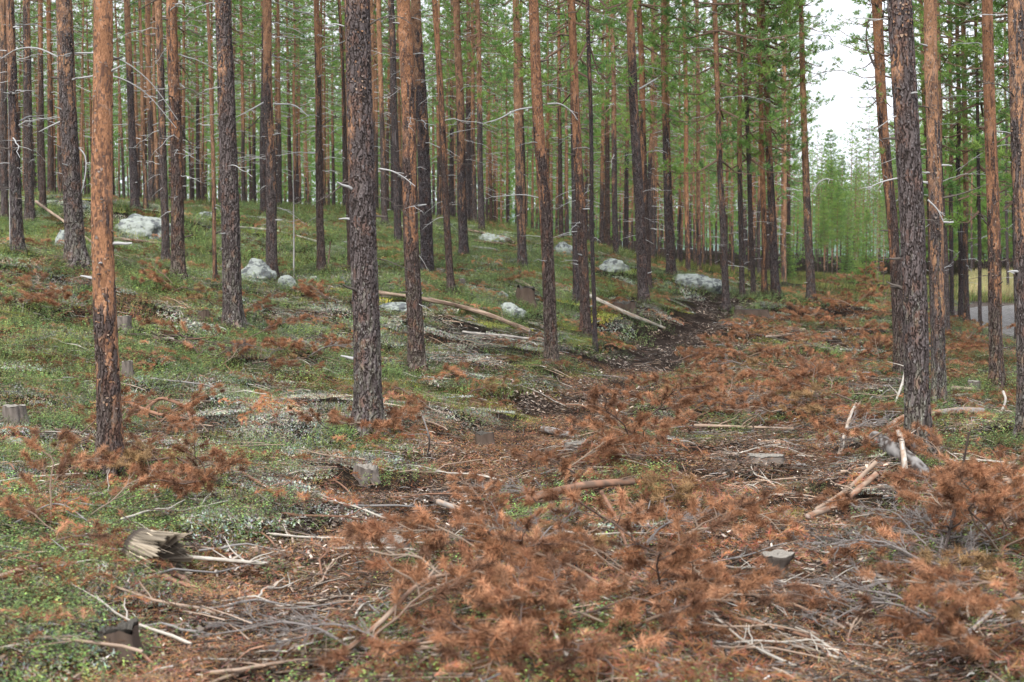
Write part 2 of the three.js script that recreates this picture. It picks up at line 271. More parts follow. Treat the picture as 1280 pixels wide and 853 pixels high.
// ------------------------------------------------------------------ pines
R = rng(21);
const GREENS = [[.19, .325, .085], [.225, .36, .09], [.145, .265, .088], [.27, .385, .10], [.185, .295, .105]];
function tuft(g, p, dir, n, len, w, col) {
  const d = V(0, 0, 0), s = V(0, 0, 0);
  for (let k = 0; k < n; k++) {
    d.set(rr(-1, 1), rr(-1, 1), rr(-1, 1)).normalize().multiplyScalar(.8).add(dir).normalize().multiplyScalar(len * rr(.75, 1.2));
    s.set(rr(-1, 1), rr(-1, 1), rr(-1, 1)).cross(d).normalize();
    const b = .8 + .45 * R(); g.needle(p, d.x, d.y, d.z, w, [col[0] * b, col[1] * b, col[2] * b], s);
  }
}
function makeCrown(seed, { L = 10, reach = 1.7, whorl = .42, perB = 4, tufts = 13, n = 13, len = .13, w = .008, dense = 1, cone = false }) {
  R = rng(seed); const nd = new Geo(), lb = new Geo();
  for (let y = 0; y < L - .3; y += whorl * rr(.7, 1.3)) {
    const t = y / L, cnt = Math.max(2, Math.round(perB * (cone ? 1 : mix(.55, 1, sst(0, .35, t))) * rr(.7, 1.25)));
    const a0 = rr(0, 6.28);
    for (let b = 0; b < cnt; b++) {
      const az = a0 + b * 6.283 / cnt + rr(-.4, .4), len0 = reach * (cone ? (1 - t) ** .85 * rr(.75, 1.1) + .12 : (mix(.72, 1, sst(0, .3, t)) * (1 - sst(.55, 1.02, t) * .85)) * rr(.55, 1.15));
      const rise = cone ? mix(-.15, .5, t) : mix(-.28, .75, t) + rr(-.15, .15), dx = Math.cos(az), dz = Math.sin(az);
      const pt = (s) => V(dx * len0 * s, y + len0 * (rise * s + (t < .4 ? .28 * s * s - .1 * s : .1 * s * s)) - (t < .3 ? .12 * Math.sin(s * 3) : 0), dz * len0 * s);
      lb.tube([pt(0), pt(.4), pt(.75), pt(1)], [.02 + .008 * len0, .014, .009, .004], 3, null, { cap: false });
      const col = pick(GREENS), m = Math.max(3, Math.round(tufts * len0 / reach * dense * rr(.7, 1.3)));
      for (let k = 0; k < m; k++) {
        const s = cone ? rr(.2, 1) : 1 - rr(0, .72) ** 1.25 * .95, c = pt(s), side = (1 - s * .55) * len0 * .42 * rr(-1, 1);
        const ang = az + Math.PI / 2, p = V(c.x + Math.cos(ang) * side + rr(-.05, .05), c.y + rr(-.1, .13) + Math.abs(side) * .12, c.z + Math.sin(ang) * side + rr(-.05, .05));
        const dir = V(dx * .6 + Math.cos(ang) * side, .45, dz * .6 + Math.sin(ang) * side).normalize().multiplyScalar(.75);
        if (k % 2 === 0 && Math.abs(side) > .12) lb.tube([pt(Math.max(.05, s - .15)), p], [.007, .003], 3, null, { cap: false });
        tuft(nd, p, dir, n, len, w, col); tuft(nd, V(p.x - dir.x * .08, p.y - dir.y * .08, p.z - dir.z * .08), dir, n >> 1, len, w, col);
      }
    }
  }
  return { L, needles: nd.done(false), limbs: lb.done() };
}
const crownsNear = [31, 32, 33, 34].map((s) => makeCrown(s, { L: 10, reach: 1.9, perB: 4, tufts: 12, n: 18, len: .14, w: .008 }));
const crownsFar = [41, 42, 43, 44].map((s) => makeCrown(s, { L: 10, reach: 1.75, whorl: .5, perB: 4, tufts: 7, n: 9, len: .18, w: .013 }));
const crownsCone = [51, 52, 53].map((s) => makeCrown(s, { L: 10, reach: 1.9, whorl: .36, perB: 6, tufts: 22, n: 9, len: .17, w: .014, cone: true }));
const crownsSparse = [61, 62, 63].map((s) => makeCrown(s, { L: 6, reach: 1.8, whorl: .55, perB: 3, tufts: 11, n: 14, len: .11, w: .006, dense: .8 }));

// dead limbs, pointing along +x from the trunk
R = rng(77);
const deadLimbs = Array.from({ length: 16 }, (_, i) => {
  const g = new Geo(), droop = rr(.05, .42), up = rr(.0, .22), cv = rr(-.25, .25), f = (s) => V(s, up * s - droop * s * s, cv * s * s);
  const P = []; const n = 9; for (let k = 0; k <= n; k++) { const p = f(k / n); P.push(V(p.x, p.y + (noise(k * .9, i) - .5) * .05, p.z + (noise(k * .9, i + 30) - .5) * .06)); }
  g.tube(P, taper(n + 1, .0105, .0028), 5);
  for (let q = 0; q < ri(2, 6); q++) { const k = ri(2, n - 1), s = pick([-1, 1]), L = rr(.08, .34), p = P[k], e = V(p.x + L * rr(.4, .9), p.y + rr(-.22, .14) * L * 1.5, p.z + s * L * rr(.3, .9)); g.tube(bend(p, e, 4, .14), taper(5, .005, .0018), 4); }
  return g.done();
});
const stubs = Array.from({ length: 4 }, () => { const g = new Geo(); g.tube(bend(V(0, 0, 0), V(.12, rr(-.03, .05), rr(-.03, .03)), 3, .1), taper(4, .014, .006), 5); return g.done(); });

const pingIn = (v, a, b) => { const L = b - a; let t = ((v - a) / L) % 2; if (t < 0) t += 2; return a + (t > 1 ? 2 - t : t) * L; };
const barkV = (h, tr) => { const v = .5 + (h - tr) / 8; return v > .97 ? pingIn(v, .72, .97) : v < .03 ? pingIn(v, .03, .3) : v; };
// trunk along a path; radius r(h); tr = height where grey plates give way to orange bark
function trunkGeo({ top, H, rB, rT, hT, tr, seg, step, disp, bark, lichen = 0, seed = 1, curve = null }) {
  const g = new Geo(), hs = []; for (let h = -.25; h < H;) { hs.push(h); h += h < .5 ? Math.min(step, .1) : h > 7.5 ? Math.max(step, .5) : step; } hs.push(H);
  const axis = (h) => { const t = h / hT, q = Math.min(t, 1.2); return V(top.x * q + (noise(h * .55, seed) - .5) * .05 * Math.min(1, Math.max(0, h)), h, top.z * q + (noise(h * .55, seed + 9) - .5) * .05 * Math.min(1, Math.max(0, h))); };
  const rad = (h) => .95 * (h < hT ? mix(rB, rT, Math.max(0, h) / hT) : Math.max(.012, rT * (1 - (h - hT) / (H - hT) * .92))) * (1 + .46 * Math.exp(-Math.max(0, h) / .17));
  const P = hs.map(axis), rep = Math.max(1, Math.round(rB * 2 * Math.PI / .75)), B = BARK[bark % 2], u0 = (seed * .37) % 1;
  g.tube(P, (k, a, s) => {
    const h = hs[k], r = rad(h), v = barkV(h, tr), root = 1 + .24 * Math.exp(-Math.max(0, h) / .13) * Math.sin(a * 4 + seed) + .03 * Math.sin(a * 2 + h * .9 + seed);
    return r * root + (disp ? (B.h(u0 + (s % seg) / seg * rep, v) - .55) * disp * Math.min(1, r / .1) : 0);
  }, seg, (k, a) => {
    if (!lichen) return [1, 1, 1];
    const h = hs[k], l = lichen * sst(.5, .66, noise(Math.cos(a) * 3 + 9, h * 7, Math.sin(a) * 3 + seed) * .4 + noise(Math.cos(a) * 10, h * 26, Math.sin(a) * 10 + seed) * .6 + .1 - Math.max(0, h) * .16);
    return [1 + 1.1 * l, 1 + 1.5 * l, 1 + 1.0 * l];
  }, { uv: (k, s) => [u0 + s * rep, barkV(hs[k], tr)] });
  return { g: g.done(), axis, rad };
}
function flakes(axis, rad, h0, h1, n, seed) {         // loose curling scales of bark
  const g = new Geo(); R = rng(seed);
  for (let k = 0; k < n; k++) {
    const h = rr(h0, h1), a = rr(0, 6.283), c = axis(h), r = rad(h) - .001, L = rr(.01, .028), wd = rr(.006, .014), lift = rr(.004, .012), up = pick([1, -1]), ca = Math.cos(a), sa = Math.sin(a), q = pick([[.27, .19, .14], [.22, .13, .085], [.20, .16, .14], [.12, .085, .07], [.27, .15, .09]]);
    const pt = (t, o, y) => g.v(c.x + ca * (r + o) - sa * t, h + y, c.z + sa * (r + o) + ca * t, q);
    const A = pt(-wd, .001, 0), B = pt(wd, .001, 0), C = pt(-wd * .8, lift * .35, up * L * .6), D = pt(wd * .7, lift * .45, up * L * .55), E = pt(0, lift, up * L);
    g.tri(A, B, D); g.tri(A, D, C); g.tri(C, D, E);
  }
  return g.done(false);
}
// one pine standing where the photograph shows it.  px,py foot; tx where it leaves the top of the picture; wT,wB widths in the picture; ty where the bark turns orange
let treeNo = 0; const feet = [];
function pine(o) {
  const seed = ++treeNo; R = rng(1000 + seed * 17);
  const p = hit(o.px, o.py); feet.push([p.x, -p.z]); const d = -p.z, k = d / FPX, top = at(o.tx, 0, d).sub(p), hT = top.y, H = Math.max(hT + 1.5, o.H || rr(13.5, 16.5));
  const tr = Math.min(9, at(o.px, o.ty, d).y - p.y) + .25, near = d < 22, mid = d < 34, bark = o.bark ?? seed % 4;
  const root = base('pine_tree', p); tag(root, o.label, 'pine tree', o.group || 'pines standing in the thinned wood');
  const T = trunkGeo({ top, H, rB: o.wB * k / 2 / 1.06, rT: o.wT * k / 2, hT, tr, seg: near ? 44 : mid ? 20 : 12, step: near ? .032 : mid ? .1 : .3, disp: near ? .014 : mid ? .011 : 0, bark, lichen: near ? (o.lichen ?? .35) : 0, seed });
  mesh('trunk', T.g, M.bark[bark], root);
  if (d < 36) mesh('bark_flakes', flakes(T.axis, T.rad, Math.max(.3, tr - .7), Math.min(H - 1, hT + .6), d < 22 ? 420 : 200, seed), M.litter, root).userData.kind = 'stuff';
  R = rng(5000 + seed);
  const nb = o.dead ?? ri(12, 20), fine = o.fine || 1;
  for (let q = 0; q < nb; q++) {
    const h = mix(Math.min(.9, hT * .25), Math.min(hT + .8, H - 3), (q + R()) / nb), az = rr(0, 6.283), c = T.axis(h), m = mesh('dead_branch', pick(deadLimbs), R() < .72 ? M.dead : M.deadDark, root), L = rr(.3, 1.25) * (h < hT * .4 ? .6 : 1) * fine;
    m.position.copy(c); m.rotation.y = az; m.rotation.z = rr(-.3, .3); m.scale.set(L, L, L * pick([-1, 1])); m.scale.y = Math.max(.6, L); 
  }
  for (let q = 0; q < 7; q++) { const h = rr(.4, hT), a = rr(0, 6.283), c = T.axis(h), r = T.rad(h), m = mesh('branch_stub', pick(stubs), R() < .5 ? M.dead : M.deadDark, root); m.position.set(c.x + Math.cos(a) * r * .9, c.y, c.z - Math.sin(a) * r * .9); m.rotation.y = a; m.scale.setScalar(rr(.5, 1.3)); }
  for (const pts of o.br || []) {                    // limbs that can be followed in the picture
    const dark = pts.dark, P = pts.p.map(([x, y], i) => at(x, y, d + (pts.dz || 0) * i).sub(p)), g = new Geo(), C = curve3(P, 12); g.tube(C, taper(13, (pts.w || 2.4) * k / 2, .9 * k / 2), 5);
    for (let q = 0; q < 4; q++) { const c = C[ri(4, 11)], L = rr(5, 16) * k; g.tube(bend(c, V(c.x + rr(-1, 1) * L, c.y + rr(-.8, .4) * L, c.z + rr(-1, 1) * L), 3, .1), taper(4, .5 * k, .3 * k), 4); }
    mesh('dead_branch', g.done(), dark ? M.deadDark : M.dead, root);
  }
  // living crown
  const cb = o.cb ?? rr(6.5, 8), set = o.set || (d < 46 ? crownsNear : crownsFar), cr = set[seed % set.length], c = T.axis(cb), sy = (H + .2 - cb) / cr.L, sx = (o.cw || .85) * rr(.85, 1.1);
  const crown = mesh('crown', cr.needles, M.needles, root); crown.position.copy(c); crown.scale.set(sx, sy, sx); crown.rotation.y = rr(0, 6.28);
  const limbs = mesh('limbs', cr.limbs, M.limb, crown);
  for (const [x, y, s, ro] of o.sprays || []) {      // single living branches low on the stem
    const c2 = at(x, y, d).sub(p), cs = crownsSparse[Math.floor(R() * 3)], m = mesh('low_crown', cs.needles, M.needles, root); m.position.copy(T.axis(c2.y)); m.scale.setScalar(s); m.rotation.y = ro ?? rr(0, 6.28); mesh('limbs', cs.limbs, M.limb, m);
  }
  return root;
}
const B = (p, o = {}) => ({ p, ...o });
const heroTrees = [
  { px: 138, py: 594, tx: 124, wT: 25, wB: 33, ty: 450, bark: 2, dead: 0, fine: .4, lichen: .15, cb: 9, label: 'straight bright orange pine with flaking bark in front of stouter dark pine' },
  { px: 95, py: 330, tx: 78, wT: 20, wB: 26, ty: 30, bark: 0, dead: 5, br: [B([[86, 66], [140, 70], [185, 100], [222, 150]], { dz: .25 }), B([[88, 99], [140, 95], [180, 115], [220, 160]], { dz: .2 }), B([[74, 72], [45, 60], [20, 62], [0, 74]]), B([[92, 180], [106, 195], [103, 235], [90, 262]]), B([[80, 150], [62, 158], [48, 165]])], label: 'stout dark furrowed pine on the slope behind the bright orange pine' },
  { px: 22, py: 315, tx: 14, wT: 10, wB: 17, ty: 75, label: 'grey pine on green hummock beside a dead upright pole' },
  { px: 5, py: 275, tx: 2, wT: 7, wB: 10, ty: 70, label: 'slim reddish pine behind the green hummock, outermost of that row' },
  { px: 37, py: 277, tx: 32, wT: 9, wB: 13, ty: 45, label: 'grey pine behind the green hummock with pale leaning pole at its foot' },
  { px: 53, py: 264, tx: 51, wT: 6, wB: 9, ty: 90, label: 'slim grey pine, second one behind the pale leaning pole' },
  { px: 169, py: 263, tx: 157, wT: 8, wB: 12, ty: 120, label: 'pine with orange upper stem standing right behind the big lichened boulder' },
  { px: 182, py: 262, tx: 173, wT: 4, wB: 6, ty: 210, label: 'thin orange pine close beside the pine behind the boulder' },
  { px: 207, py: 331, tx: 198, wT: 9, wB: 11, ty: 110, label: 'slim grey pine at the end of the big boulder, paired with a thicker one' },
  { px: 223, py: 347, tx: 215, wT: 13, wB: 19, ty: 115, label: 'grey pine in front of the slim one at the big boulder' },
  { px: 269, py: 354, tx: 260, wT: 4, wB: 6, ty: 320, dead: 14, fine: .35, cb: 8.5, cw: .5, label: 'very thin orange young pine with many short twigs on the slope' },
  { px: 292, py: 411, tx: 276, wT: 20, wB: 26, ty: 25, bark: 1, dead: 8, fine: .6, label: 'big dark pine with brown dead boughs heaped at its foot' },
  { px: 340, py: 350, tx: 333, wT: 11, wB: 15, ty: 150, br: [B([[330, 128], [312, 138], [294, 147]]), B([[342, 130], [368, 132], [386, 146]])], label: 'pine with orange upper stem between two pale stones' },
  { px: 402, py: 341, tx: 395, wT: 7, wB: 11, ty: 120, label: 'grey slender pine on the grassy slope with a dead snag beside it' },
  { px: 460, py: 540, tx: 443, wT: 33, wB: 38, ty: 70, bark: 1, dead: 4, fine: .6, lichen: .5, br: [B([[474, 211], [490, 214], [505, 222], [519, 233]]), B([[432, 224], [420, 238], [395, 253]], { dark: 1 }), B([[430, 33], [418, 30], [405, 33]]), B([[460, 32], [478, 22], [495, 20], [515, 30]], { dark: 1 })], label: 'thickest pine, dark plated trunk, with rust-brown dead boughs round its foot' },
  { px: 521, py: 465, tx: 505, wT: 17, wB: 23, ty: 185, bark: 2, dead: 12, fine: .5, label: 'pine with orange middle stem and torn bark at its foot, crossed by fallen log' },
  { px: 534, py: 344, tx: 520, wT: 13, wB: 19, ty: 110, bark: 3, label: 'pale grey broad-footed pine directly behind the pine with torn bark' },
  { px: 564, py: 364, tx: 544, wT: 7, wB: 10, ty: 150, cb: 8.5, cw: .6, label: 'slender leaning pine with pale bare stem beside broad-footed grey pine' },
  { px: 580, py: 322, tx: 571, wT: 9, wB: 13, ty: 190, sprays: [[575, 95, .45]], label: 'pine with orange upper stem at the end of the log stack' },
  { px: 498, py: 303, tx: 489, wT: 8, wB: 10, ty: 10, bark: 3, label: 'dark straight pine on the crest behind the forked pair of trunks' },
  { px: 481, py: 281, tx: 473, wT: 6, wB: 8, ty: 170, label: 'slim pine on the crest beside the dark straight one' },
  { px: 437, py: 342, tx: 424, wT: 4, wB: 6, ty: 60, dead: 12, fine: .5, cb: 8, cw: .5, label: 'thin dark pine close behind the thickest trunk' },
  { px: 602, py: 290, tx: 596, wT: 6, wB: 9, ty: 170, cb: 4.2, label: 'slim pine above the log stack on the crest' },
  { px: 653, py: 335, tx: 645, wT: 9, wB: 13, ty: 225, cb: 5, label: 'pine with long orange stem beyond the small grey boulder' },
  { px: 690, py: 459, tx: 667, wT: 13, wB: 18, ty: 230, bark: 2, dead: 8, fine: .7, br: [B([[668, 134], [645, 138], [625, 148], [605, 154]]), B([[684, 130], [700, 130], [715, 140], [722, 150]])], label: 'orange-stemmed pine with a fresh bark wound at its foot beside the skid track' },
  { px: 732, py: 420, tx: 715, wT: 10, wB: 14, ty: 210, cb: 5, label: 'pine with orange upper stem near the pale fallen birch-like log' },
  { px: 721, py: 380, tx: 714, wT: 7, wB: 9, ty: 100, cb: 4.2, label: 'dark slim pine hidden just behind another by the pale fallen log' },
  { px: 744, py: 437, tx: 735, wT: 5, wB: 6, ty: 40, bark: 3, dead: 16, fine: .35, cb: 5, cw: .6, set: crownsSparse, label: 'thin dark twiggy pine with green sprigs at the upper end of the pale log' },
  { px: 805, py: 379, tx: 787, wT: 10, wB: 15, ty: 115, br: [B([[790, 38], [770, 25], [745, 17]]), B([[798, 112], [815, 102], [822, 98]])], label: 'pine with grey lower and orange upper stem at the lower end of the pale log' },
  { px: 811, py: 364, tx: 799, wT: 7, wB: 10, ty: 190, cb: 4.6, label: 'orange-stemmed pine close behind the one at the pale log' },
  { px: 770, py: 320, tx: 765, wT: 6, wB: 8, ty: 200, cb: 4, label: 'slim pine behind the rounded boulder on the rise' },
  { px: 839, py: 348, tx: 829, wT: 8, wB: 13, ty: 190, bark: 1, cb: 4.2, label: 'dark-footed pine beside the long flat boulder' },
  { px: 908, py: 387, tx: 893, wT: 6, wB: 10, ty: 190, dead: 14, cb: 3.6, cw: 1.2, sprays: [[898, 120, .6], [902, 205, .4]], label: 'lone slim pine with low green branches at the edge of the cleared track' },
  { px: 860, py: 344, tx: 855, wT: 5, wB: 7, ty: 300, cb: 4, label: 'thin orange pine behind the long flat boulder' },
  { px: 874, py: 339, tx: 872, wT: 5, wB: 6, ty: 300, cb: 4, label: 'thinnest orange pine behind the long flat boulder' },
  { px: 928, py: 371, tx: 922, wT: 5, wB: 8, ty: 230, cb: 3.8, label: 'slim grey-footed pine just beyond the lone pine at the track' },
  { px: 942, py: 371, tx: 929, wT: 5, wB: 7, ty: 150, cb: 3.6, label: 'dark slim pine leaning slightly among the track-edge group' },
  { px: 956, py: 369, tx: 948, wT: 6, wB: 8, ty: 300, cb: 3.8, label: 'orange pine of the track-edge group standing just before a thicker one' },
  { px: 970, py: 370, tx: 953, wT: 7, wB: 12, ty: 240, cb: 3.6, sprays: [[960, 90, .6]], label: 'thickest pine of the track-edge group, leaning, orange above grey' },
  { px: 1014, py: 379, tx: 1001, wT: 6, wB: 13, ty: 240, cb: 5.2, cw: .62, H: 12, br: [B([[1016, 240], [1024, 228], [1032, 224], [1042, 225]]), B([[1010, 100], [1030, 90], [1058, 88]], { w: 1.5 })], label: 'pine with open sky beside it where the clearing ends' },
  { px: 1126, py: 470, tx: 1097, wT: 13, wB: 15, ty: 215, bark: 2, dead: 7, fine: .7, cb: 5.6, sprays: [[1106, 175, .5, 2.6], [1104, 120, .55, 3.4], [1100, 70, .5]], br: [B([[1104, 100], [1088, 70], [1083, 40], [1095, 0]], { dark: 1, w: 4 })], label: 'leaning reddish pine partly behind the biggest trunk beside the slash' },
  { px: 1149, py: 573, tx: 1128, wT: 30, wB: 35, ty: -20, bark: 1, dead: 5, fine: .5, lichen: .5, br: [B([[1128, 222], [1112, 225], [1096, 230], [1082, 238]]), B([[1160, 250], [1172, 262], [1180, 278]])], label: 'big dark pine with lichen-crusted foot beside a mottled fallen log' },
  { px: 1174, py: 507, tx: 1163, wT: 16, wB: 20, ty: 250, bark: 0, dead: 8, fine: .7, lichen: .5, br: [B([[1178, 248], [1200, 243], [1236, 230]], { dark: 1, w: 3 })], label: 'pine with orange upper stem just behind the lichen-footed trunk' },
  { px: 1184, py: 417, tx: 1170, wT: 6, wB: 8, ty: 200, cb: 5, label: 'slim pine almost hidden behind the pair of big trunks' },
  { px: 1247, py: 483, tx: 1234, wT: 14, wB: 18, ty: 300, bark: 2, dead: 9, fine: .8, cb: 6.2, label: 'brown-orange pine beside the sawn stump and dark shrub' },
  { px: 1284, py: 548, tx: 1272, wT: 22, wB: 24, ty: 130, bark: 0, dead: 4, fine: .6, label: 'dark thick pine beyond the brown-orange one, away from the slash' },
  { px: 1201, py: 402, tx: 1197, wT: 5, wB: 7, ty: 120, cb: 3.8, bark: 3, set: crownsNear, label: 'thin grey pine at the road edge, the greyer of a close pair' },
  { px: 1209, py: 405, tx: 1204, wT: 6, wB: 8, ty: 270, cb: 3.6, set: crownsNear, label: 'orange pine at the road edge, the oranger of a close pair' },
  { px: 1260, py: 369, tx: 1256, wT: 3, wB: 4, ty: 100, cb: 4, bark: 3, cw: .9, label: 'thin dark pine standing alone beyond the gravel road' },
  { px: 1302, py: 415, tx: 1300, wT: 7, wB: 9, ty: 200, cb: 3.0, cw: 1.25, label: 'pine leaning over the road shoulder with low spreading branches' },
  { px: 1226, py: 417, tx: 1221, wT: 4, wB: 5, ty: 100, cb: 2.8, cw: 1.3, dead: 18, label: 'twiggy thin pine with low green crown between road and brown-orange pine' },
  { px: 1272, py: 424, tx: 1262, wT: 5, wB: 6, ty: 160, cb: 3.0, cw: 1.35, dead: 16, label: 'slim pine with low green crown behind the dark thick pine' },
  { px: 1330, py: 432, tx: 1326, wT: 7, wB: 9, ty: 160, cb: 2.8, cw: 1.5, label: 'wide-branched pine overhanging the road shoulder, last of the stand' },
  { px: 1166, py: 411, tx: 1152, wT: 5, wB: 6, ty: 160, cb: 3.4, cw: 1.2, dead: 14, label: 'slim low-crowned pine screened by the pair of big trunks' },
  { px: 1190, py: 396, tx: 1188, wT: 5, wB: 6, ty: 240, cb: 4.0, cw: 1.0, label: 'thin pine between the big trunks and the gravel road' },
];
heroTrees.forEach(pine);
console.log('hero pines', heroTrees.length);

// the wood behind: every tree one can tell apart is a tree of its own
R = rng(404);
const farKinds = Array.from({ length: 9 }, (_, i) => {
  const H = 14.5, rB = .078 + .010 * (i % 4), T = trunkGeo({ top: V(rr(-.12, .12), 0, rr(-.1, .1)), H, rB, rT: rB * .62, hT: 7, tr: [1.6, 2.6, 3.4, 4.4, 2.8, 2.0, 5.2, 3.8, 1.0][i], seg: 9, step: .45, disp: 0, bark: i % 4, seed: 200 + i });
  const db = new Geo();
  for (let q = 0; q < 34; q++) { const h = rr(1, 9), a = rr(0, 6.28), L = rr(.25, 1.1), c = T.axis(h), e = V(c.x + Math.cos(a) * L, h + rr(-.35, .12) * L, c.z + Math.sin(a) * L); db.tube([c, V((c.x + e.x) / 2, (c.y + e.y) / 2 + .08 * L, (c.z + e.z) / 2), e], [.013, .010, .007], 3, null, { cap: false }); }
  return { trunk: T.g, twigs: db.done(), bark: i % 4, H };
});
function farPine(p, i, { cb, s = 1, set = crownsFar, cw = 1, label, group, name = 'pine_tree' }) {
  const k = farKinds[i % farKinds.length], root = base(name, p); tag(root, label, name === 'pine_tree' ? 'pine tree' : 'conifer', group);
  root.scale.setScalar(s); root.rotation.y = rr(0, 6.28); root.rotation.x = rr(-.02, .02); root.rotation.z = rr(-.025, .025);
  mesh('trunk', k.trunk, M.bark[k.bark], root); mesh('dead_branches', k.twigs, i % 3 ? M.dead : M.deadDark, root).userData.kind = 'stuff';
  const cr = set[(i * 7) % set.length], c = mesh('crown', cr.needles, M.needles, root); c.position.y = cb; c.scale.set(cw, (k.H + .1 - cb) / cr.L, cw); c.rotation.y = rr(0, 6.28); mesh('limbs', cr.limbs, M.limb, c);
  return root;
}
const spots = [];
for (let tries = 0; tries < 60000 && spots.length < 760; tries++) {
  const d = Math.sqrt(rr(40 * 40, 165 * 165)), u = rr(-.42, .44), x = u * d;
  if (u > .195 && u < .275 && d < 118) continue;                       // open sky above the clearing
  if (d < 46 && x > -4) continue; if (u > .10 && d < 56) continue; if (u > .2 && d < 112) continue;
  if (x > 9 && (nearRoad(x, d) > .1 || inPoly(x, d, FIELD))) continue;
  if (segDist(x, d, TRACK_A) < 2.2 && d < 60) continue;
  const m = d < 70 ? 2.3 : 2.6; if (spots.some((q) => Math.abs(q[0] - x) < m && Math.hypot(q[0] - x, q[1] - d) < m)) continue;
  spots.push([x, d, u]);
}
spots.sort((a, b) => a[1] - b[1]);
let nFar = 0; const rest = [];
for (const [x, d, u] of spots) {
  if (nFar >= 225) { rest.push([x, d, u]); continue; }
  nFar++;
  const left = u < -.05, look = ['orange-stemmed', 'half grey, half orange', 'thicker half-grey', 'thick grey-footed', 'slim half-grey', 'orange-brown', 'tall grey', 'grey-brown', 'bright orange'], kind = ri(0, 8), p = V(x, ground(x, -d) - .02, -d), s = rr(.85, 1.2);
  farPine(p, kind, { cb: (left ? rr(4.6, 6.6) : u > .05 ? rr(3, 5) : rr(3.4, 5.4)), s, cw: rr(.8, 1.15), label: look[kind] + (left ? ' pine in the dense wood up the slope behind the boulders' : u < .09 ? ' pine in the dense wood beyond the fallen logs' : ' pine in the wood beyond the end of the skid track'), group: left ? 'pines in the wood on the slope' : u < .09 ? 'pines in the wood beyond the logs' : 'pines in the wood beyond the track' });
}
// young conifers closing the view above the clearing and across the field
R = rng(909);
[[1040, 158, 132], [1060, 150, 145], [1082, 130, 124], [1100, 140, 128], [1050, 190, 118], [1026, 175, 130], [1071, 195, 115], [1092, 180, 119], [1112, 150, 138], [1034, 205, 112], [1066, 170, 128], [1020, 150, 140], [1046, 225, 92], [1078, 232, 86], [1058, 250, 78], [1096, 228, 95], [1030, 245, 84], [1104, 248, 80], [1068, 215, 102], [1088, 205, 108], [1040, 200, 106], [1116, 205, 112], [1022, 215, 98], [1128, 190, 118], [1136, 170, 126]].forEach(([px, py, d], i) => {
  const x = (px - 640) / FPX * d, y = ground(x, -d), top = at(px, py, d).y - y; farPine(V(x, y, -d), i + 2, { cb: rr(4, 6), s: top / 14.6, set: i % 4 ? crownsFar : crownsCone, cw: 1.1, name: 'conifer_tree', label: 'bushy young conifer closing off the clearing under the open sky', group: 'young conifers at the end of the clearing' });
});
for (let i = 0; i < 26; i++) { const px = 1120 + i * 8.5 + rr(-4, 4), d = rr(113, 140), x = (px - 640) / FPX * d, s = rr(.62, .95); farPine(V(x, ground(x, -d), -d), i, { cb: rr(1.5, 3), s, set: i % 3 ? crownsFar : crownsCone, cw: 1.25, label: 'conifer at the far side of the yellow meadow', name: 'conifer_tree', group: 'conifers along the far side of the meadow' }); }
[[1058, 338, 78, .22], [1082, 340, 72, .28], [1072, 335, 84, .3], [985, 348, 66, .2]].forEach(([px, py, d, s], i) => { const x = (px - 640) / FPX * d; farPine(V(x, ground(x, -d), -d), i, { cb: .6, s, set: crownsCone, cw: 1.3, name: 'young_spruce', label: 'knee-high to man-high green sapling beyond the slash heaps', group: 'saplings beyond the slash heaps' }); });
{ // the wood farther back reads as one mass
  const g = new THREE.Group(); g.name = 'distant_wood'; scene.add(g); tag(g, 'distant pine wood closing the view behind the nearer trunks', 'wood', null, 'stuff');
  for (let d0 = 0; d0 < 430; d0++) { const d = rr(150, 230), u = rr(-.45, .46); rest.push([u * d, d, u]); }
  const K = 5, lists = Array.from({ length: K }, () => []); rest.forEach((q, i) => lists[i % K].push(q));
  lists.forEach((l, k) => {
    const fk = farKinds[k], cr = crownsFar[k % 4], T = shade(new THREE.InstancedMesh(fk.trunk, M.bark[fk.bark], l.length)), C = shade(new THREE.InstancedMesh(cr.needles, M.needles, l.length));
    T.name = 'trunks'; C.name = 'crowns'; g.add(T, C); const m = new THREE.Matrix4(), q = new THREE.Quaternion();
    l.forEach(([x, d, u], i) => { const gap = u > .19 && u < .28, s = gap ? rr(.6, .75) : rr(.9, 1.2), cb = gap ? 1.2 : 1.6; q.setFromAxisAngle(V(0, 1, 0), rr(0, 6.28)); const p = V(x, ground(x, -d), -d); m.compose(p, q, V(s, s, s)); T.setMatrixAt(i, m); m.compose(V(x, p.y + cb * s, -d), q, V(s * 1.1, s * (fk.H - cb) / cr.L, s * 1.1)); C.setMatrixAt(i, m); });
  });
}
console.log('wood', nFar, rest.length);

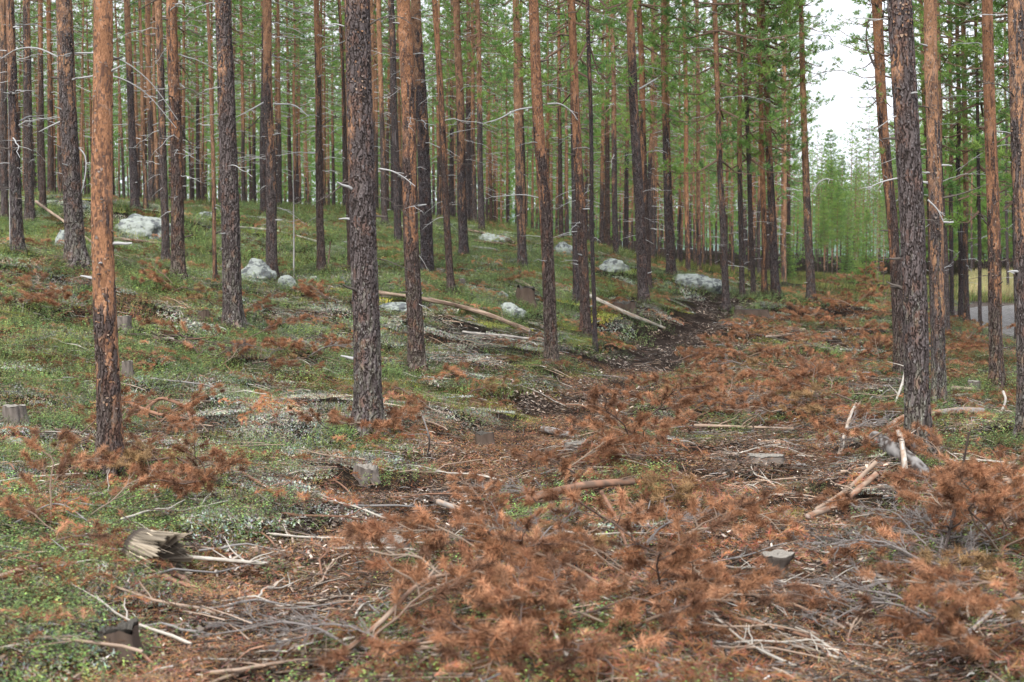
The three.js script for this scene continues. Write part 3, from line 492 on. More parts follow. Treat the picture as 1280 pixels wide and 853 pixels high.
// ------------------------------------------------------------------ boulders
R = rng(55);
function boulder(px, py, w, h, label, o = {}) {
  const p = hit(px, py), k = -p.z / FPX, a = w * k / 2, hh = h * k, seed = R() * 90, g = new THREE.IcosahedronGeometry(1, 30), P = g.attributes.position, col = new Float32Array(P.count * 3), v = V(0, 0, 0);
  for (let i = 0; i < P.count; i++) {
    v.fromBufferAttribute(P, i).normalize();
    let f = 1 + (fbm(v.x * 1.3 + seed, v.y * 1.3, v.z * 1.3 + 5, 3) - .5) * .75 + (fbm(v.x * 4 + seed, v.y * 4, v.z * 4, 3) - .5) * .16;
    const facet = Math.max(v.x * .5 + v.y * .8, v.x * -.7 + v.y * .6 + v.z * .2, v.z * .8 + v.y * .4); f *= mix(1, clamp(.86 / Math.max(.4, facet), .75, 1.1), .45);
    P.setXYZ(i, v.x * a * f, v.y * hh * .72 * f + hh * .22, v.z * a * .8 * f);
    const sx = P.getX(i) * 3.2 / a + seed, sy = P.getY(i) * 3.2 / a, sz = P.getZ(i) * 3.2 / a, n = fbm(sx, sy, sz + 8, 5), n2 = fbm(sx * 3.6, sy * 3.6, sz * 3.6, 3)   // patches of lichen and moss in the stone's own space
    , dk = sst(.5, .57, n * .65 + n2 * .35), ms = o.moss ? sst(.5, .62, n2 * .5 + n * .3 + .12) : sst(.62, .7, n2 * .6 + (1 - n) * .4) * .5;
    const L = .8 + .45 * n2; let c = [.27 * L, .29 * L, .268 * L]; c = c.map((q, j) => mix(q, [.085, .09, .095][j], dk * .9)).map((q, j) => mix(q, [.13, .15, .05][j], ms)); col.set(c, i * 3);
  }
  g.setAttribute('color', new THREE.BufferAttribute(col, 3)); g.computeVertexNormals();
  const m = mesh('boulder', g, M.wood); m.position.copy(p); m.position.z -= a * .5; m.position.y = Math.min(p.y, ground(p.x, m.position.z)) - hh * .2; m.rotation.y = rr(-.25, .25);
  tag(m, label, 'boulder', 'boulders in the wood'); return m;
}
boulder(172, 295, 74, 34, 'big pale boulder with black lichen blotches beside slim paired pines');
boulder(317, 349, 46, 30, 'pale grey rock topped with brown needles, half sunk in the slope');
boulder(357, 358, 24, 16, 'small rounded grey stone at the foot of a pine');
boulder(636, 394, 40, 19, 'rounded pale stone beside the broken stump above the fallen log');
boulder(706, 320, 26, 22, 'grey-green boulder between pines behind the rounded stone');
boulder(766, 340, 36, 24, 'smooth rounded pale boulder on the rise beyond the pale log');
boulder(895, 361, 34, 15, 'lower grey rock leaning against the long flat-topped boulder');
boulder(868, 358, 60, 23, 'long flat-topped pale boulder at the edge of the wood');
boulder(616, 303, 40, 14, 'moss-capped boulder behind the stack of thin logs', { moss: 1 });
boulder(496, 388, 58, 12, 'low pale rock behind the pine with torn bark');
boulder(258, 272, 20, 10, 'small pale stone far up the slope under orange trunks');
boulder(77, 312, 22, 32, 'pale slab of rock poking from the green hummock');
boulder(16, 556, 30, 10, 'flat stone half covered in yellow moss', { moss: 1 });
boulder(392, 352, 14, 8, 'little stone in the grass near the dead snag');
boulder(628, 372, 16, 9, 'dull grey stone just above the rounded pale stone');

// ------------------------------------------------------------------ stumps
const RINGS = (r) => [.17 + .09 * r, .155 + .08 * r, .135 + .07 * r];
const keepClear = []; const clearBy = (px, py, rx, back, front) => keepClear.push(Object.assign(hit(px, py), { rx, back, front }));
clearBy(690, 656, .32, .15, 1.0); clearBy(760, 646, .32, .15, 1.0); clearBy(600, 662, .25, .1, .5); clearBy(520, 785, .4, .1, .4); clearBy(1055, 640, .35, .15, .5); clearBy(1110, 575, .4, .25, .9); clearBy(1145, 600, .4, .25, .9); clearBy(1060, 545, .2, .1, .6);
function stump(px, py, w, h, label, o = {}) {
  const p = hit(px, py), k = -p.z / FPX, r = w * k / 2, H = h * k, seed = R() * 70, root = base('tree_stump', p); keepClear.push(p); tag(root, label, 'stump', 'stumps left in the clearing');
  const g = new Geo(), hs = [-.12, -.02, .02, .05, H * .35, H * .6, H * .85, H].map((x, i) => i < 2 ? x : Math.max(0, x)).sort((a, b) => a - b), neck = o.neck || 1, tilt = o.tilt || 0;
  const edge = (a) => 1 + (noise(Math.cos(a) * 1.6 + seed, Math.sin(a) * 1.6, 3) - .5) * (o.dark ? .8 : .4) + (noise(Math.cos(a) * 5 + seed, Math.sin(a) * 5, 8) - .5) * .2, top = (a) => H + Math.cos(a) * r * tilt + (noise(Math.cos(a) * 1.8 + seed, Math.sin(a) * 1.8, 5) - .5) * (o.ragged || .02);
  const rad = (h2, a) => r * edge(a) * (1 + .5 * Math.exp(-Math.max(0, h2) / .06) * (.6 + .4 * Math.sin(a * 5 + seed))) * mix(neck, 1, sst(H * .45, H * .95, h2)) + (noise(Math.cos(a) * 7 + seed, h2 * 9, Math.sin(a) * 7) - .5) * .3 * r;
  const N = 36, rows = hs.map((h2, j) => Array.from({ length: N }, (_, s) => { const a = s / N * 6.2832, q = rad(h2, a), y = j === hs.length - 1 ? top(a) : h2, n = noise(Math.cos(a) * 9 + seed, h2 * 30, Math.sin(a) * 9) * .6 + noise(Math.cos(a) * 22, h2 * 9, Math.sin(a) * 22 + seed) * .4, c = o.dark ? [.06 + .05 * n, .045 + .035 * n, .035 + .03 * n] : [.05 + .17 * n, .042 + .145 * n, .036 + .13 * n]; return g.v(Math.cos(a) * q, y, Math.sin(a) * q, c); }));
  for (let j = 0; j + 1 < rows.length; j++) for (let s = 0; s < N; s++) { const t = (s + 1) % N; g.tri(rows[j][s], rows[j + 1][t], rows[j][t]); g.tri(rows[j][s], rows[j + 1][s], rows[j + 1][t]); }
  mesh('bark', g.done(), M.wood, root);
  const f = new Geo(), C = Array.from({ length: 15 }, (_, q) => q / 14 * .97).map((q) => Array.from({ length: N }, (_, s) => { const a = s / N * 6.2832, e = rad(H, a) * q, n = noise(Math.cos(a) * 3 + seed, Math.sin(a) * 3, q * 9), c = RINGS(n + Math.sin(q * 36 + noise(a * 2, q * 5, seed) * 3) * .55 - (Math.abs(((a * .9 + seed) % 1.3) - .2) < .03 ? .9 : 0)).map((x) => x * (o.dark ? .3 : .95)); return f.v(Math.cos(a) * e, mix(H, top(a), q) + .004 + (n - .5) * (o.ragged || .012), Math.sin(a) * e, c); }));
  for (let j = 0; j + 1 < C.length; j++) for (let s = 0; s < N; s++) { const t = (s + 1) % N; f.tri(C[j][s], C[j + 1][t], C[j + 1][s]); f.tri(C[j][s], C[j][t], C[j + 1][t]); }
  mesh(o.ragged ? 'broken_top' : 'cut_face', f.done(), M.wood, root);
  const rt = new Geo(), bc = o.dark ? [.055, .042, .034] : [.12, .098, .082]; for (let q = 0; q < 7; q++) { const a = q * .9 + rr(-.3, .3), L = r * rr(1.5, 2.4); rt.tube(bend(V(Math.cos(a) * r * .7, H * .3, Math.sin(a) * r * .7), V(Math.cos(a) * L, -.03, Math.sin(a) * L), 5, .12), (i, b) => mix(r * .26, r * .07, i / 5) * (1 + .4 * (noise(i * 1.7, b, seed) - .5)), 7, (i, b) => { const n = .6 + .8 * noise(i * 3, b * 2, seed); return bc.map((v) => v * n); }); } const rm = mesh('roots', rt.done(), M.wood, root); rm.userData.kind = 'stuff';
  return root;
}
stump(722, 566, 30, 12, 'low pale sawn stump at the end of a short log on the track');
stump(604, 557, 20, 15, 'small black charred-looking stump in the middle of the track', { dark: 1, ragged: .03 });
stump(957, 580, 38, 10, 'flat wide grey stump sunk in needle litter');
stump(972, 724, 36, 32, 'mushroom-shaped stump with overhanging grey cut face', { neck: .5, tilt: .06 });
stump(147, 822, 44, 34, 'dark rotten stump leaning among moss', { dark: 1, ragged: .05, tilt: .3 });
stump(18, 528, 24, 20, 'small grey sawn stump in green shrubs');
stump(155, 412, 18, 16, 'grey sawn stump peeping out behind the bright orange pine');
stump(255, 402, 12, 13, 'little black burnt stump in the brown boughs', { dark: 1, ragged: .04 });
stump(159, 474, 13, 22, 'tall thin grey stump beside the bright orange pine');
stump(658, 382, 20, 20, 'broken brown stump behind the rounded pale stone', { dark: 1, ragged: .12 });
stump(780, 394, 26, 15, 'dark upturned root stump beside the pale log', { dark: 1, ragged: .07 });
stump(941, 399, 32, 12, 'dark low stump at the far end of the skid track', { dark: 1 });
stump(924, 393, 9, 10, 'tiny reddish stump next to the dark low stump');
stump(1218, 488, 13, 11, 'small fresh-topped stump in the grass before the dark shrub');
stump(551, 347, 10, 10, 'little brown stump against the broad-footed grey pine');
stump(577, 361, 7, 12, 'narrow stub of a stump beside the slender leaning pine');
stump(456, 600, 26, 16, 'small pale splintered stump in yellow moss', { ragged: .07 });
stump(482, 688, 52, 13, 'broad sunken stump with a grey weathered slab top');
{ // the torn stump with its fan of fibres
  const p = hit(196, 722); keepClear.push(p); const k = -p.z / FPX, root = base('tree_stump', p), g = new Geo(), s = new Geo(); tag(root, 'torn stump with a fan of splintered grey wood fibres', 'stump', 'stumps left in the clearing'); R = rng(66);
  // a shell of torn wood: ribbed round, opening and fraying towards one side, on a dark bark foot
  const N = 260, rows = 10, ids = [], T = V(.86, -.30, .22).normalize(), A = V(.3, .95, 0).addScaledVector(T, -V(.3, .95, 0).dot(T)).normalize(), Bv = V(0, 0, 0).crossVectors(T, A);
  for (let j = 0; j <= rows; j++) for (let i = 0; i < N; i++) {
    const a = i / N * 6.2832, u = j / rows, rib = noise(Math.cos(a) * 5, Math.sin(a) * 5, 4) * .3 + noise(Math.cos(a + u * .25) * 21, Math.sin(a + u * .25) * 21, 7) * .4 + noise(Math.cos(a) * 48, Math.sin(a) * 48, 9 + u) * .3, len = .155 * (.55 + .8 * rib) , r = mix(.075, .105, u) * (1 + .5 * (rib - .5) * (.35 + u)) * (1 + .12 * Math.sin(a * 2 + 1)), c0 = V(-.09, .105, 0);
    const q = c0.addScaledVector(T, len * u * 1.15).addScaledVector(A, Math.cos(a) * r * (1 + .15 * u)).addScaledVector(Bv, Math.sin(a) * r), f = .05 + 1.35 * rib * rib * 1.6, w = u < .12 ? [.06, .048, .04] : [.235 * f, .195 * f, .148 * f];
    ids.push(g.v(q.x, q.y, q.z, w));
  }
  for (let j = 0; j < rows; j++) for (let i = 0; i < N; i++) { const n2 = (i + 1) % N, p0 = ids[j * N + i], p1 = ids[j * N + n2], p2 = ids[(j + 1) * N + n2], p3 = ids[(j + 1) * N + i]; g.tri(p0, p1, p2); g.tri(p0, p2, p3); }
  const m0 = g.v(-.10, .10, 0, [.06, .048, .04]), m1 = g.v(-.02, .07, .02, [.05, .04, .032]); for (let i = 0; i < N; i++) { g.tri(m0, ids[(i + 1) % N], ids[i]); g.tri(m1, ids[rows * N + i], ids[rows * N + (i + 1) % N]); }
  mesh('torn_wood', g.done(), M.wood, root);
  const ft = new Geo(); ft.tube([V(-.06, -.1, 0), V(-.06, 0, 0), V(-.05, .05, .01), V(-.04, .09, .01)], (i, a) => [.15, .13, .10, .06][i] * (1 + .35 * (noise(Math.cos(a) * 3, Math.sin(a) * 3, i) - .5)), 30, (i, a) => { const n = noise(Math.cos(a) * 8, Math.sin(a) * 8, i * 2); return [.04 + .1 * n, .03 + .07 * n, .025 + .055 * n]; }); mesh('foot', ft.done(), M.wood, root);
  for (let i = 0; i < 90; i++) { const a = rr(0, 6.28), st = V(-.09, .105, 0).addScaledVector(T, rr(.05, .13)).addScaledVector(A, Math.cos(a) * rr(.06, .12)).addScaledVector(Bv, Math.sin(a) * rr(.06, .11)), e = st.clone().addScaledVector(T, rr(.04, .12)).addScaledVector(A, Math.cos(a) * rr(0, .03)); e.y = Math.max(e.y, .004); s.tube([st, e], [rr(.002, .005), .0006], 4, pick([[.34, .29, .23], [.24, .2, .16], [.42, .35, .26], [.14, .11, .085]])); }
  root.scale.setScalar(1.5); root.rotation.y = -.3;
  const m = mesh('splinters', s.done(), M.wood, root); m.userData.kind = 'stuff';
  const r2 = new Geo(); for (let i = 0; i < 14; i++) { const a = rr(-1.2, .7); r2.tube(bend(V(.0, .04, .05), V(Math.cos(a) * rr(.12, .3), rr(-.03, .02), .05 + rr(0, .16)), 4, .2), taper(5, .014, .004), 5, pick([[.24, .13, .10], [.30, .18, .14], [.16, .10, .08]])); } const m2 = mesh('roots', r2.done(), M.wood, root); m2.userData.kind = 'stuff';
}

// ------------------------------------------------------------------ logs and branches that can be followed in the picture
const WOOD = { tan: [.27, .20, .152], pale: [.38, .345, .30], grey: [.21, .195, .185], brown: [.12, .082, .062], red: [.21, .118, .08], dark: [.06, .046, .04] };
function stick(name, cat, label, pts, w0, w1, wood, o = {}) {
  const W = pts.map(([x, y, lift = .02, dz]) => { const q = dz !== undefined ? at(x, y, dz) : hit(x, y); if (dz === undefined) q.y += lift; return q; }), P0 = W[0].clone(), k = -P0.z / FPX, n = 30;
  const loc = W.map((q) => q.clone().sub(P0)), C = loc.length > 2 ? curve3(loc, n) : bend(loc[0], loc[1], n, .025), r0 = w0 * k * .42, r1 = w1 * k * .42, sd = R() * 99, c = WOOD[wood], bk = WOOD[o.bark] || null;
  const root = base(name, P0), g = new Geo(); tag(root, label, cat, o.group || (cat === 'log' ? 'fallen logs' : 'cut branches lying about'));
  g.tube(C, (i, a) => mix(r0, r1, i / n) * (1 + .3 * (noise(i * .5, sd, a) - .4)), r0 > .03 ? 18 : 8, (i, a) => { const f = .45 + .6 * noise(i * 2.1, a * 2, sd) + .5 * noise(Math.cos(a) * 6 + sd, i * .5, Math.sin(a) * 6), b = bk && noise(i * .55 + sd, Math.cos(a) * 3.1, Math.sin(a) * 3.1) > .5 ? bk : c; return [b[0] * f, b[1] * f, b[2] * f]; }, { capColor: WOOD.pale });
  mesh(cat === 'log' ? 'log' : 'stem', g.done(), M.wood, root);
  const nt = o.twigs ?? (cat === 'log' ? 3 : 4);
  for (let q = 0; q < nt; q++) { const t = new Geo(), i = ri(6, n - 1), s = C[i], L = rr(.08, .3) * (o.twigL || 1), e = V(s.x + rr(-1, 1) * L, s.y + rr(-.1, .55) * L, s.z + rr(-1, 1) * L); t.tube(bend(s, e, 4, .15), taper(5, Math.min(r0 * .5, .008), .0018), 5, c); mesh('twig', t.done(), M.wood, root); }
  return root;
}
R = rng(88);
stick('fallen_log', 'log', 'long barkless log crossing behind the pine with torn bark', [[462, 373, .12], [540, 386, .14], [600, 399, .12], [662, 418, .05]], 6, 7, 'tan', { bark: 'brown', twigs: 8, twigL: 1.6 });
stick('fallen_log', 'log', 'thin grey log lying below the long barkless log', [[578, 419, .05], [666, 428, .05]], 4, 4, 'grey', { bark: 'pale' });
stick('fallen_log', 'log', 'pale whitish log slanting down to the track beside dark root stump', [[736, 377, .12], [790, 401, .1], [831, 413, .04]], 7, 4, 'pale', { bark: 'tan' });
stick('fallen_log', 'log', 'topmost thin log in front of the moss-capped boulder', [[583, 291, .1], [642, 306, .06]], 4, 4, 'tan', { bark: 'dark' });
stick('fallen_log', 'log', 'middle thin log in front of the moss-capped boulder', [[592, 303, .05], [646, 310, .06]], 4, 3, 'brown');
stick('fallen_log', 'log', 'lowest grey log below the moss-capped boulder', [[590, 311, .05], [660, 323, .05]], 4, 4, 'grey');
stick('fallen_log', 'log', 'pale pole leaning down from behind the green hummock', [[45, 268, .3], [80, 288, .2], [119, 311, .08]], 4, 3, 'tan');
stick('fallen_log', 'log', 'brown log lying in front of the big lichened boulder', [[138, 302, .08], [202, 308, .06]], 5, 4, 'tan', { bark: 'brown' });
stick('fallen_branch', 'branch', 'thin pale stick below the brown log at the boulder', [[160, 323, .03], [196, 320, .03]], 3, 2, 'pale');
stick('fallen_log', 'log', 'weathered pale log on the crest of the grassy slope', [[298, 288, .08], [345, 292, .06], [402, 306, .05]], 4, 3, 'grey', { bark: 'pale' });
stick('fallen_log', 'log', 'dark brown debarked log in the rust-brown slash pile', [[658, 661, .2], [722, 652, .24], [792, 642, .22]], 13, 11, 'brown', { bark: 'red', twigs: 2 });
stick('fallen_branch', 'branch', 'side limb hanging from the dark log in the slash pile', [[752, 644, .16], [772, 676, .12], [786, 704, .06]], 6, 4, 'red');
stick('fallen_branch', 'branch', 'straight tan pole poking toward the dark log in the slash', [[547, 648, .12], [600, 662, .09], [638, 672, .05]], 9, 7, 'tan', { bark: 'grey' });
stick('fallen_branch', 'branch', 'long crooked tan branch over the grey brush at the front of the slash', [[404, 850, .05], [470, 812, .1], [528, 771, .16], [570, 764, .17], [606, 757, .1]], 10, 5, 'tan', { bark: 'red', twigs: 7 });
stick('fallen_branch', 'branch', 'long reddish branch lying across moss before the torn stump', [[-8, 738, .06], [60, 722, .07], [120, 722, .06], [190, 734, .03]], 10, 5, 'red', { bark: 'tan' });
stick('fallen_branch', 'branch', 'straight pale pole jutting from the torn stump', [[226, 709, .06], [334, 711, .03]], 6, 5, 'pale', { twigs: 5 });
stick('fallen_log', 'log', 'short grey log end in moss behind the long reddish branch', [[50, 719, .03], [108, 704, .06]], 14, 11, 'grey', { twigs: 1 });
stick('fallen_branch', 'branch', 'thin pale branch running to the broad sunken stump', [[338, 672, .02], [432, 679, .03]], 3.5, 2.5, 'pale');
stick('fallen_branch', 'branch', 'thin arched grey branch over moss above the torn stump', [[18, 660, .03], [70, 650, .1], [126, 671, .03]], 3, 2, 'grey');
stick('fallen_branch', 'branch', 'pale stick in the shrubs by the foot of the bright orange pine', [[112, 626, .04], [186, 616, .05]], 5, 4, 'pale');
stick('fallen_branch', 'branch', 'short white stick between boughs and moss', [[218, 625, .03], [256, 632, .03]], 4, 3, 'pale');
stick('fallen_branch', 'branch', 'straight reddish branch leaning past the bright orange pine', [[146, 508, .1], [190, 526, .08], [232, 530, .05]], 6, 4, 'red', { twigs: 6 });
stick('fallen_branch', 'branch', 'arched reddish branch beside the bright orange pine', [[180, 521, .06], [200, 515, .13], [226, 521, .12], [242, 542, .03]], 6, 4, 'red', { twigs: 6 });
stick('fallen_branch', 'branch', 'long dark stick across the brown boughs under the big dark pine', [[154, 424, .06], [230, 428, .07], [291, 441, .04]], 4, 3, 'dark');
stick('fallen_branch', 'branch', 'dark limb sticking out of the shrubs near the small grey stump', [[68, 543, .05], [122, 560, .03]], 4, 3, 'brown');
stick('fallen_branch', 'branch', 'slender grey branch on lichen in the open patch', [[188, 479, .05], [262, 490, .06], [287, 512, .02]], 3, 2, 'grey');
stick('fallen_branch', 'branch', 'brown branch with forked twigs on lichen in the open patch', [[306, 503, .04], [372, 520, .03]], 4, 2, 'brown', { twigs: 6 });
stick('fallen_branch', 'branch', 'brown stick sloping toward the skid track from rust boughs', [[304, 600, .05], [345, 625, .05], [388, 641, .02]], 5, 3, 'red');
stick('fallen_log', 'log', 'forked tan log in the churned chips between the ruts', [[1010, 657, .06], [1058, 640, .09], [1096, 620, .16]], 11, 9, 'tan', { bark: 'red', twigs: 3 });
stick('fallen_branch', 'branch', 'tan limb lying along the forked tan log', [[1020, 646, .05], [1058, 630, .1], [1095, 612, .2]], 6, 7, 'tan');
stick('fallen_log', 'log', 'grey and white mottled log at the lichen-crusted pine', [[1094, 558, .07], [1128, 583, .08], [1166, 616, .07]], 22, 22, 'grey', { bark: 'dark', twigs: 2 });
stick('fallen_branch', 'branch', 'pale barkless limb leaning on the mottled log', [[1119, 560, .22], [1127, 586, .2], [1132, 614, .12]], 8, 7, 'pale', { bark: 'tan', twigs: 1 });
stick('fallen_branch', 'branch', 'long grey limb rising slantwise out of the brush heap', [[1164, 722, .04], [1214, 683, 0, 8.0], [1250, 642, 0, 8.15], [1284, 602, 0, 8.25]], 8, 7, 'grey', { bark: 'brown', twigs: 7, twigL: 1.5 });
stick('dead_sapling', 'sapling', 'bare upright dead sapling leaning over the brush heap', [[1172, 716, .0], [1192, 645, 0, 7.9], [1212, 540, 0, 7.85]], 8, 3, 'dark', { twigs: 3, group: 'dead upright saplings' });
stick('fallen_branch', 'branch', 'tan stick resting on the brush heap behind the dead sapling', [[1188, 622, .12], [1242, 607, .12]], 8, 7, 'tan', { bark: 'red' });
stick('fallen_log', 'log', 'tan log end at the back of the brush heap', [[1248, 619, .08], [1290, 612, .1]], 12, 11, 'tan');
stick('fallen_log', 'log', 'banded tan log beyond the lichen-crusted pine', [[1160, 525, .06], [1200, 523, .08], [1229, 521, .06]], 10, 9, 'tan', { bark: 'grey', twigs: 4 });
stick('fallen_log', 'log', 'tan log end showing between slash and the lichen-crusted pine', [[1112, 540, .06], [1136, 531, .1]], 9, 9, 'tan', { bark: 'red', twigs: 1 });
stick('fallen_branch', 'branch', 'pale tan branch standing out of the slash before the pines', [[1049, 577, .04], [1061, 546, .16], [1070, 514, .08]], 7, 5, 'tan', { bark: 'pale', twigs: 6 });
stick('fallen_branch', 'branch', 'upper of two tan sticks in the grass by the fresh-topped stump', [[1190, 492, .06], [1215, 492, .05]], 7, 6, 'tan');
stick('fallen_branch', 'branch', 'lower of two tan sticks in the grass by the fresh-topped stump', [[1188, 499, .04], [1228, 498, .04]], 5, 5, 'tan');
stick('fallen_branch', 'branch', 'crooked white branch against the leaning reddish pine', [[1131, 476, .3], [1130, 492, .2], [1120, 508, .05]], 4, 3, 'pale');
stick('fallen_branch', 'branch', 'small white hooked stick in the grass of the pine stand', [[1254, 503, .12], [1257, 510, .1], [1251, 520, .02]], 4, 3, 'pale', { twigs: 0 });
stick('fallen_branch', 'branch', 'pale stick pointing out from the rust-brown heap at the edge', [[1205, 812, .05], [1245, 788, .1], [1290, 766, .12]], 7, 6, 'tan', { bark: 'grey' });
stick('fallen_branch', 'branch', 'dark limb under the pale stick at the rust-brown heap', [[1230, 796, .03], [1290, 806, .05]], 8, 6, 'dark');
stick('fallen_branch', 'branch', 'upper of two parallel tan poles where the ruts narrow', [[946, 418, .05], [1006, 415, .05]], 5, 4, 'tan');
stick('fallen_branch', 'branch', 'lower of two parallel tan poles where the ruts narrow', [[958, 424, .04], [1003, 420, .04]], 4, 4, 'tan');
stick('fallen_branch', 'branch', 'long tan branch across the rut among rust boughs', [[868, 538, .05], [930, 541, .06], [992, 541, .04]], 5, 3, 'tan', { twigs: 6 });
stick('fallen_branch', 'branch', 'brown branch sagging over chips near the mushroom-shaped stump', [[902, 742, .04], [950, 760, .06], [1012, 752, .04]], 7, 4, 'tan', { bark: 'brown' });
stick('fallen_log', 'log', 'short thick log touching the low pale sawn stump', [[678, 541, .04], [722, 553, .05]], 10, 9, 'grey', { bark: 'brown', twigs: 1 });
stick('fallen_branch', 'branch', 'dark twig standing up through the green shrubs of the slash pile', [[735, 760, .05], [722, 712, 0, 7.2], [716, 690, 0, 7.2]], 5, 3, 'dark');
stick('dead_sapling', 'sapling', 'tall bare dead pole beside the grey pine on the hummock', [[13, 312, .0], [11, 150, 0, 25], [8, 0, 0, 25]], 3.5, 2.5, 'grey', { group: 'dead upright saplings', twigs: 6 });
stick('dead_sapling', 'sapling', 'thin dead sapling standing by the small rounded stone', [[367, 356, .0], [367, 270, 0, 29], [366, 190, 0, 29]], 2.6, 1.4, 'grey', { group: 'dead upright saplings', twigs: 7 });
stick('dead_sapling', 'sapling', 'short dead snag beside the grey slender pine', [[408, 346, .0], [411, 322, 0, 33], [413, 302, 0, 33]], 4, 2, 'brown', { group: 'dead upright saplings' });
stick('dead_sapling', 'sapling', 'bare dead twig standing in the skid track by the black stump', [[534, 572, .0], [536, 545, 0, 12.1], [528, 520, 0, 12.1]], 2.6, 2, 'grey', { group: 'dead upright saplings', twigs: 2 });

// ------------------------------------------------------------------ brown pine boughs left from felling
R = rng(123);
const RUST = [[.315, .152, .08], [.375, .19, .104], [.25, .118, .066], [.43, .228, .13], [.185, .10, .064]];
const OCHRE = [[.29, .18, .085], [.24, .14, .07], [.34, .22, .115]];
function makeBough(seed, bare) {
  R = rng(seed); const nd = new Geo(), st = new Geo(), L = rr(.6, .95), arch = rr(.03, .14), wood = bare ? pick([[.17, .15, .14], [.12, .10, .09], [.09, .07, .06]]) : pick([[.17, .12, .09], [.22, .17, .13], [.12, .085, .07]]);
  const f = (s) => V(L * s, arch * Math.sin(s * 2.6) + (noise(s * 4, seed) - .5) * .08, (noise(s * 3, seed + 5) - .5) * .16), P = []; for (let k = 0; k <= 8; k++) P.push(f(k / 8));
  st.tube(P, taper(9, rr(.006, .011), .003), 5, wood);
  const shoot = (a, dir, len, depth) => {
    const e = V(a.x + dir.x * len, a.y + dir.y * len - (bare ? 0 : .04 * len), a.z + dir.z * len), Q = bend(a, e, 4, bare ? .22 : .1); st.tube(Q, taper(5, bare ? .0032 : .0042, .0012), 4, wood);
    if (depth < 2) for (let q = 0; q < (bare ? ri(2, 5) : ri(0, 2)); q++) { const t = rr(.25, .9), b = Q[Math.floor(t * 4)], d2 = V(dir.x + rr(-.7, .7), dir.y + rr(-.4, .35), dir.z + rr(-.7, .7)).normalize(); shoot(b, d2, len * rr(.35, .65), depth + 1); }
    if (bare) return;
    const col = pick(seed === 703 ? OCHRE : RUST), tone = rr(.5, 1.35), T = e.clone().sub(a).normalize(), n = Math.ceil(len * .5 / .0062), d = V(0, 0, 0), s = V(0, 0, 0);
    for (let k = 0; k < n; k++) {
      const t = mix(.5, 1.02, (k + R()) / n), i = Math.min(3, Math.floor(t * 4)), p = Q[i].clone().lerp(Q[i + 1], clamp(t * 4 - i, 0, 1.1));
      for (let q = 0; q < 9; q++) { d.set(rr(-1, 1), rr(-1, .8), rr(-1, 1)).normalize().multiplyScalar(.85).addScaledVector(T, .6).normalize().multiplyScalar(rr(.038, .062)); s.set(rr(-1, 1), rr(-1, 1), rr(-1, 1)).cross(d).normalize(); const b = (.75 + .5 * R()) * tone; nd.needle(p, d.x, d.y, d.z, .0022, [col[0] * b, col[1] * b, col[2] * b], s); }
    }
  };
  const ns = ri(8, 12); for (let k = 0; k < ns; k++) { const t = mix(.22, 1, k / (ns - 1)), sd = k % 2 ? 1 : -1, a = f(t); shoot(a, V(rr(.45, .9), rr(-.12, .42), k === ns - 1 ? 0 : sd * rr(.4, .9)).normalize(), (1.05 - t * .6) * rr(.2, .36), 0); }
  return { needles: bare ? null : nd.done(false), stem: st.done() };
}
const boughs = Array.from({ length: 9 }, (_, i) => makeBough(700 + i, false)), brush = Array.from({ length: 6 }, (_, i) => makeBough(800 + i, true));
const LANDMARKS = [[660, 650, 'around the dark debarked log'], [500, 810, 'beside the long crooked tan branch'], [780, 800, 'just before the dark debarked log'], [840, 580, 'between the low sawn stump and the flat wide stump'], [930, 500, 'around the long tan branch across the rut'], [1000, 430, 'near the two parallel tan poles'], [1060, 375, 'in the heap at the clearing end'], [1080, 560, 'by the mottled log and the lichen-footed pine'], [1215, 430, 'beside the gravel road pines'], [1185, 690, 'in the brush heap under the dead sapling'], [1250, 825, 'under the pale stick at the rust-brown heap'], [972, 740, 'around the mushroom-shaped stump'], [250, 602, 'near the foot of the bright orange pine'], [60, 640, 'by the thin arched grey branch'], [335, 448, 'under the big dark pine'], [75, 382, 'below the green hummock'], [250, 366, 'below the very thin young pine'], [120, 545, 'near the small grey stump in shrubs'], [450, 545, 'at the foot of the thickest pine'], [565, 500, 'below the pine with torn bark'], [90, 710, 'around the long reddish branch'], [400, 378, 'near the short dead snag'], [748, 348, 'by the smooth rounded boulder'], [655, 352, 'above the rounded pale stone'], [140, 300, 'in front of the big lichened boulder'], [330, 690, 'along the thin pale branch in the rut'], [160, 815, 'around the dark rotten stump'], [620, 560, 'around the small black stump in the track'], [880, 440, 'where the ruts begin to narrow'], [480, 640, 'by the small pale splintered stump'], [640, 440, 'below the thin grey log']];
const byLandmark = (x, y) => { let b = null, m = 1e9; for (const [px, py, t] of LANDMARKS) { const q = Math.hypot(x - px, (y - py) * 1.6); if (q < m) { m = q; b = t; } } return b; };
function placeBough(p, lift, sc, label, group, bare) {
  const root = base(bare ? 'bare_brush' : 'dead_bough', p), k = pick(bare ? brush : boughs); root.position.y += lift; root.scale.setScalar(sc); bare ? root.rotation.set(rr(-.15, .15), rr(0, 6.283), rr(-.05, .12)) : root.rotation.set(rr(-.35, .35), rr(0, 6.283), rr(-.12, .35)); tag(root, label, bare ? 'brush' : 'dead bough', group);
  mesh('stem', k.stem, M.wood, root); if (!bare) mesh('needles', k.needles, M.brown, root);
}
R = rng(321);
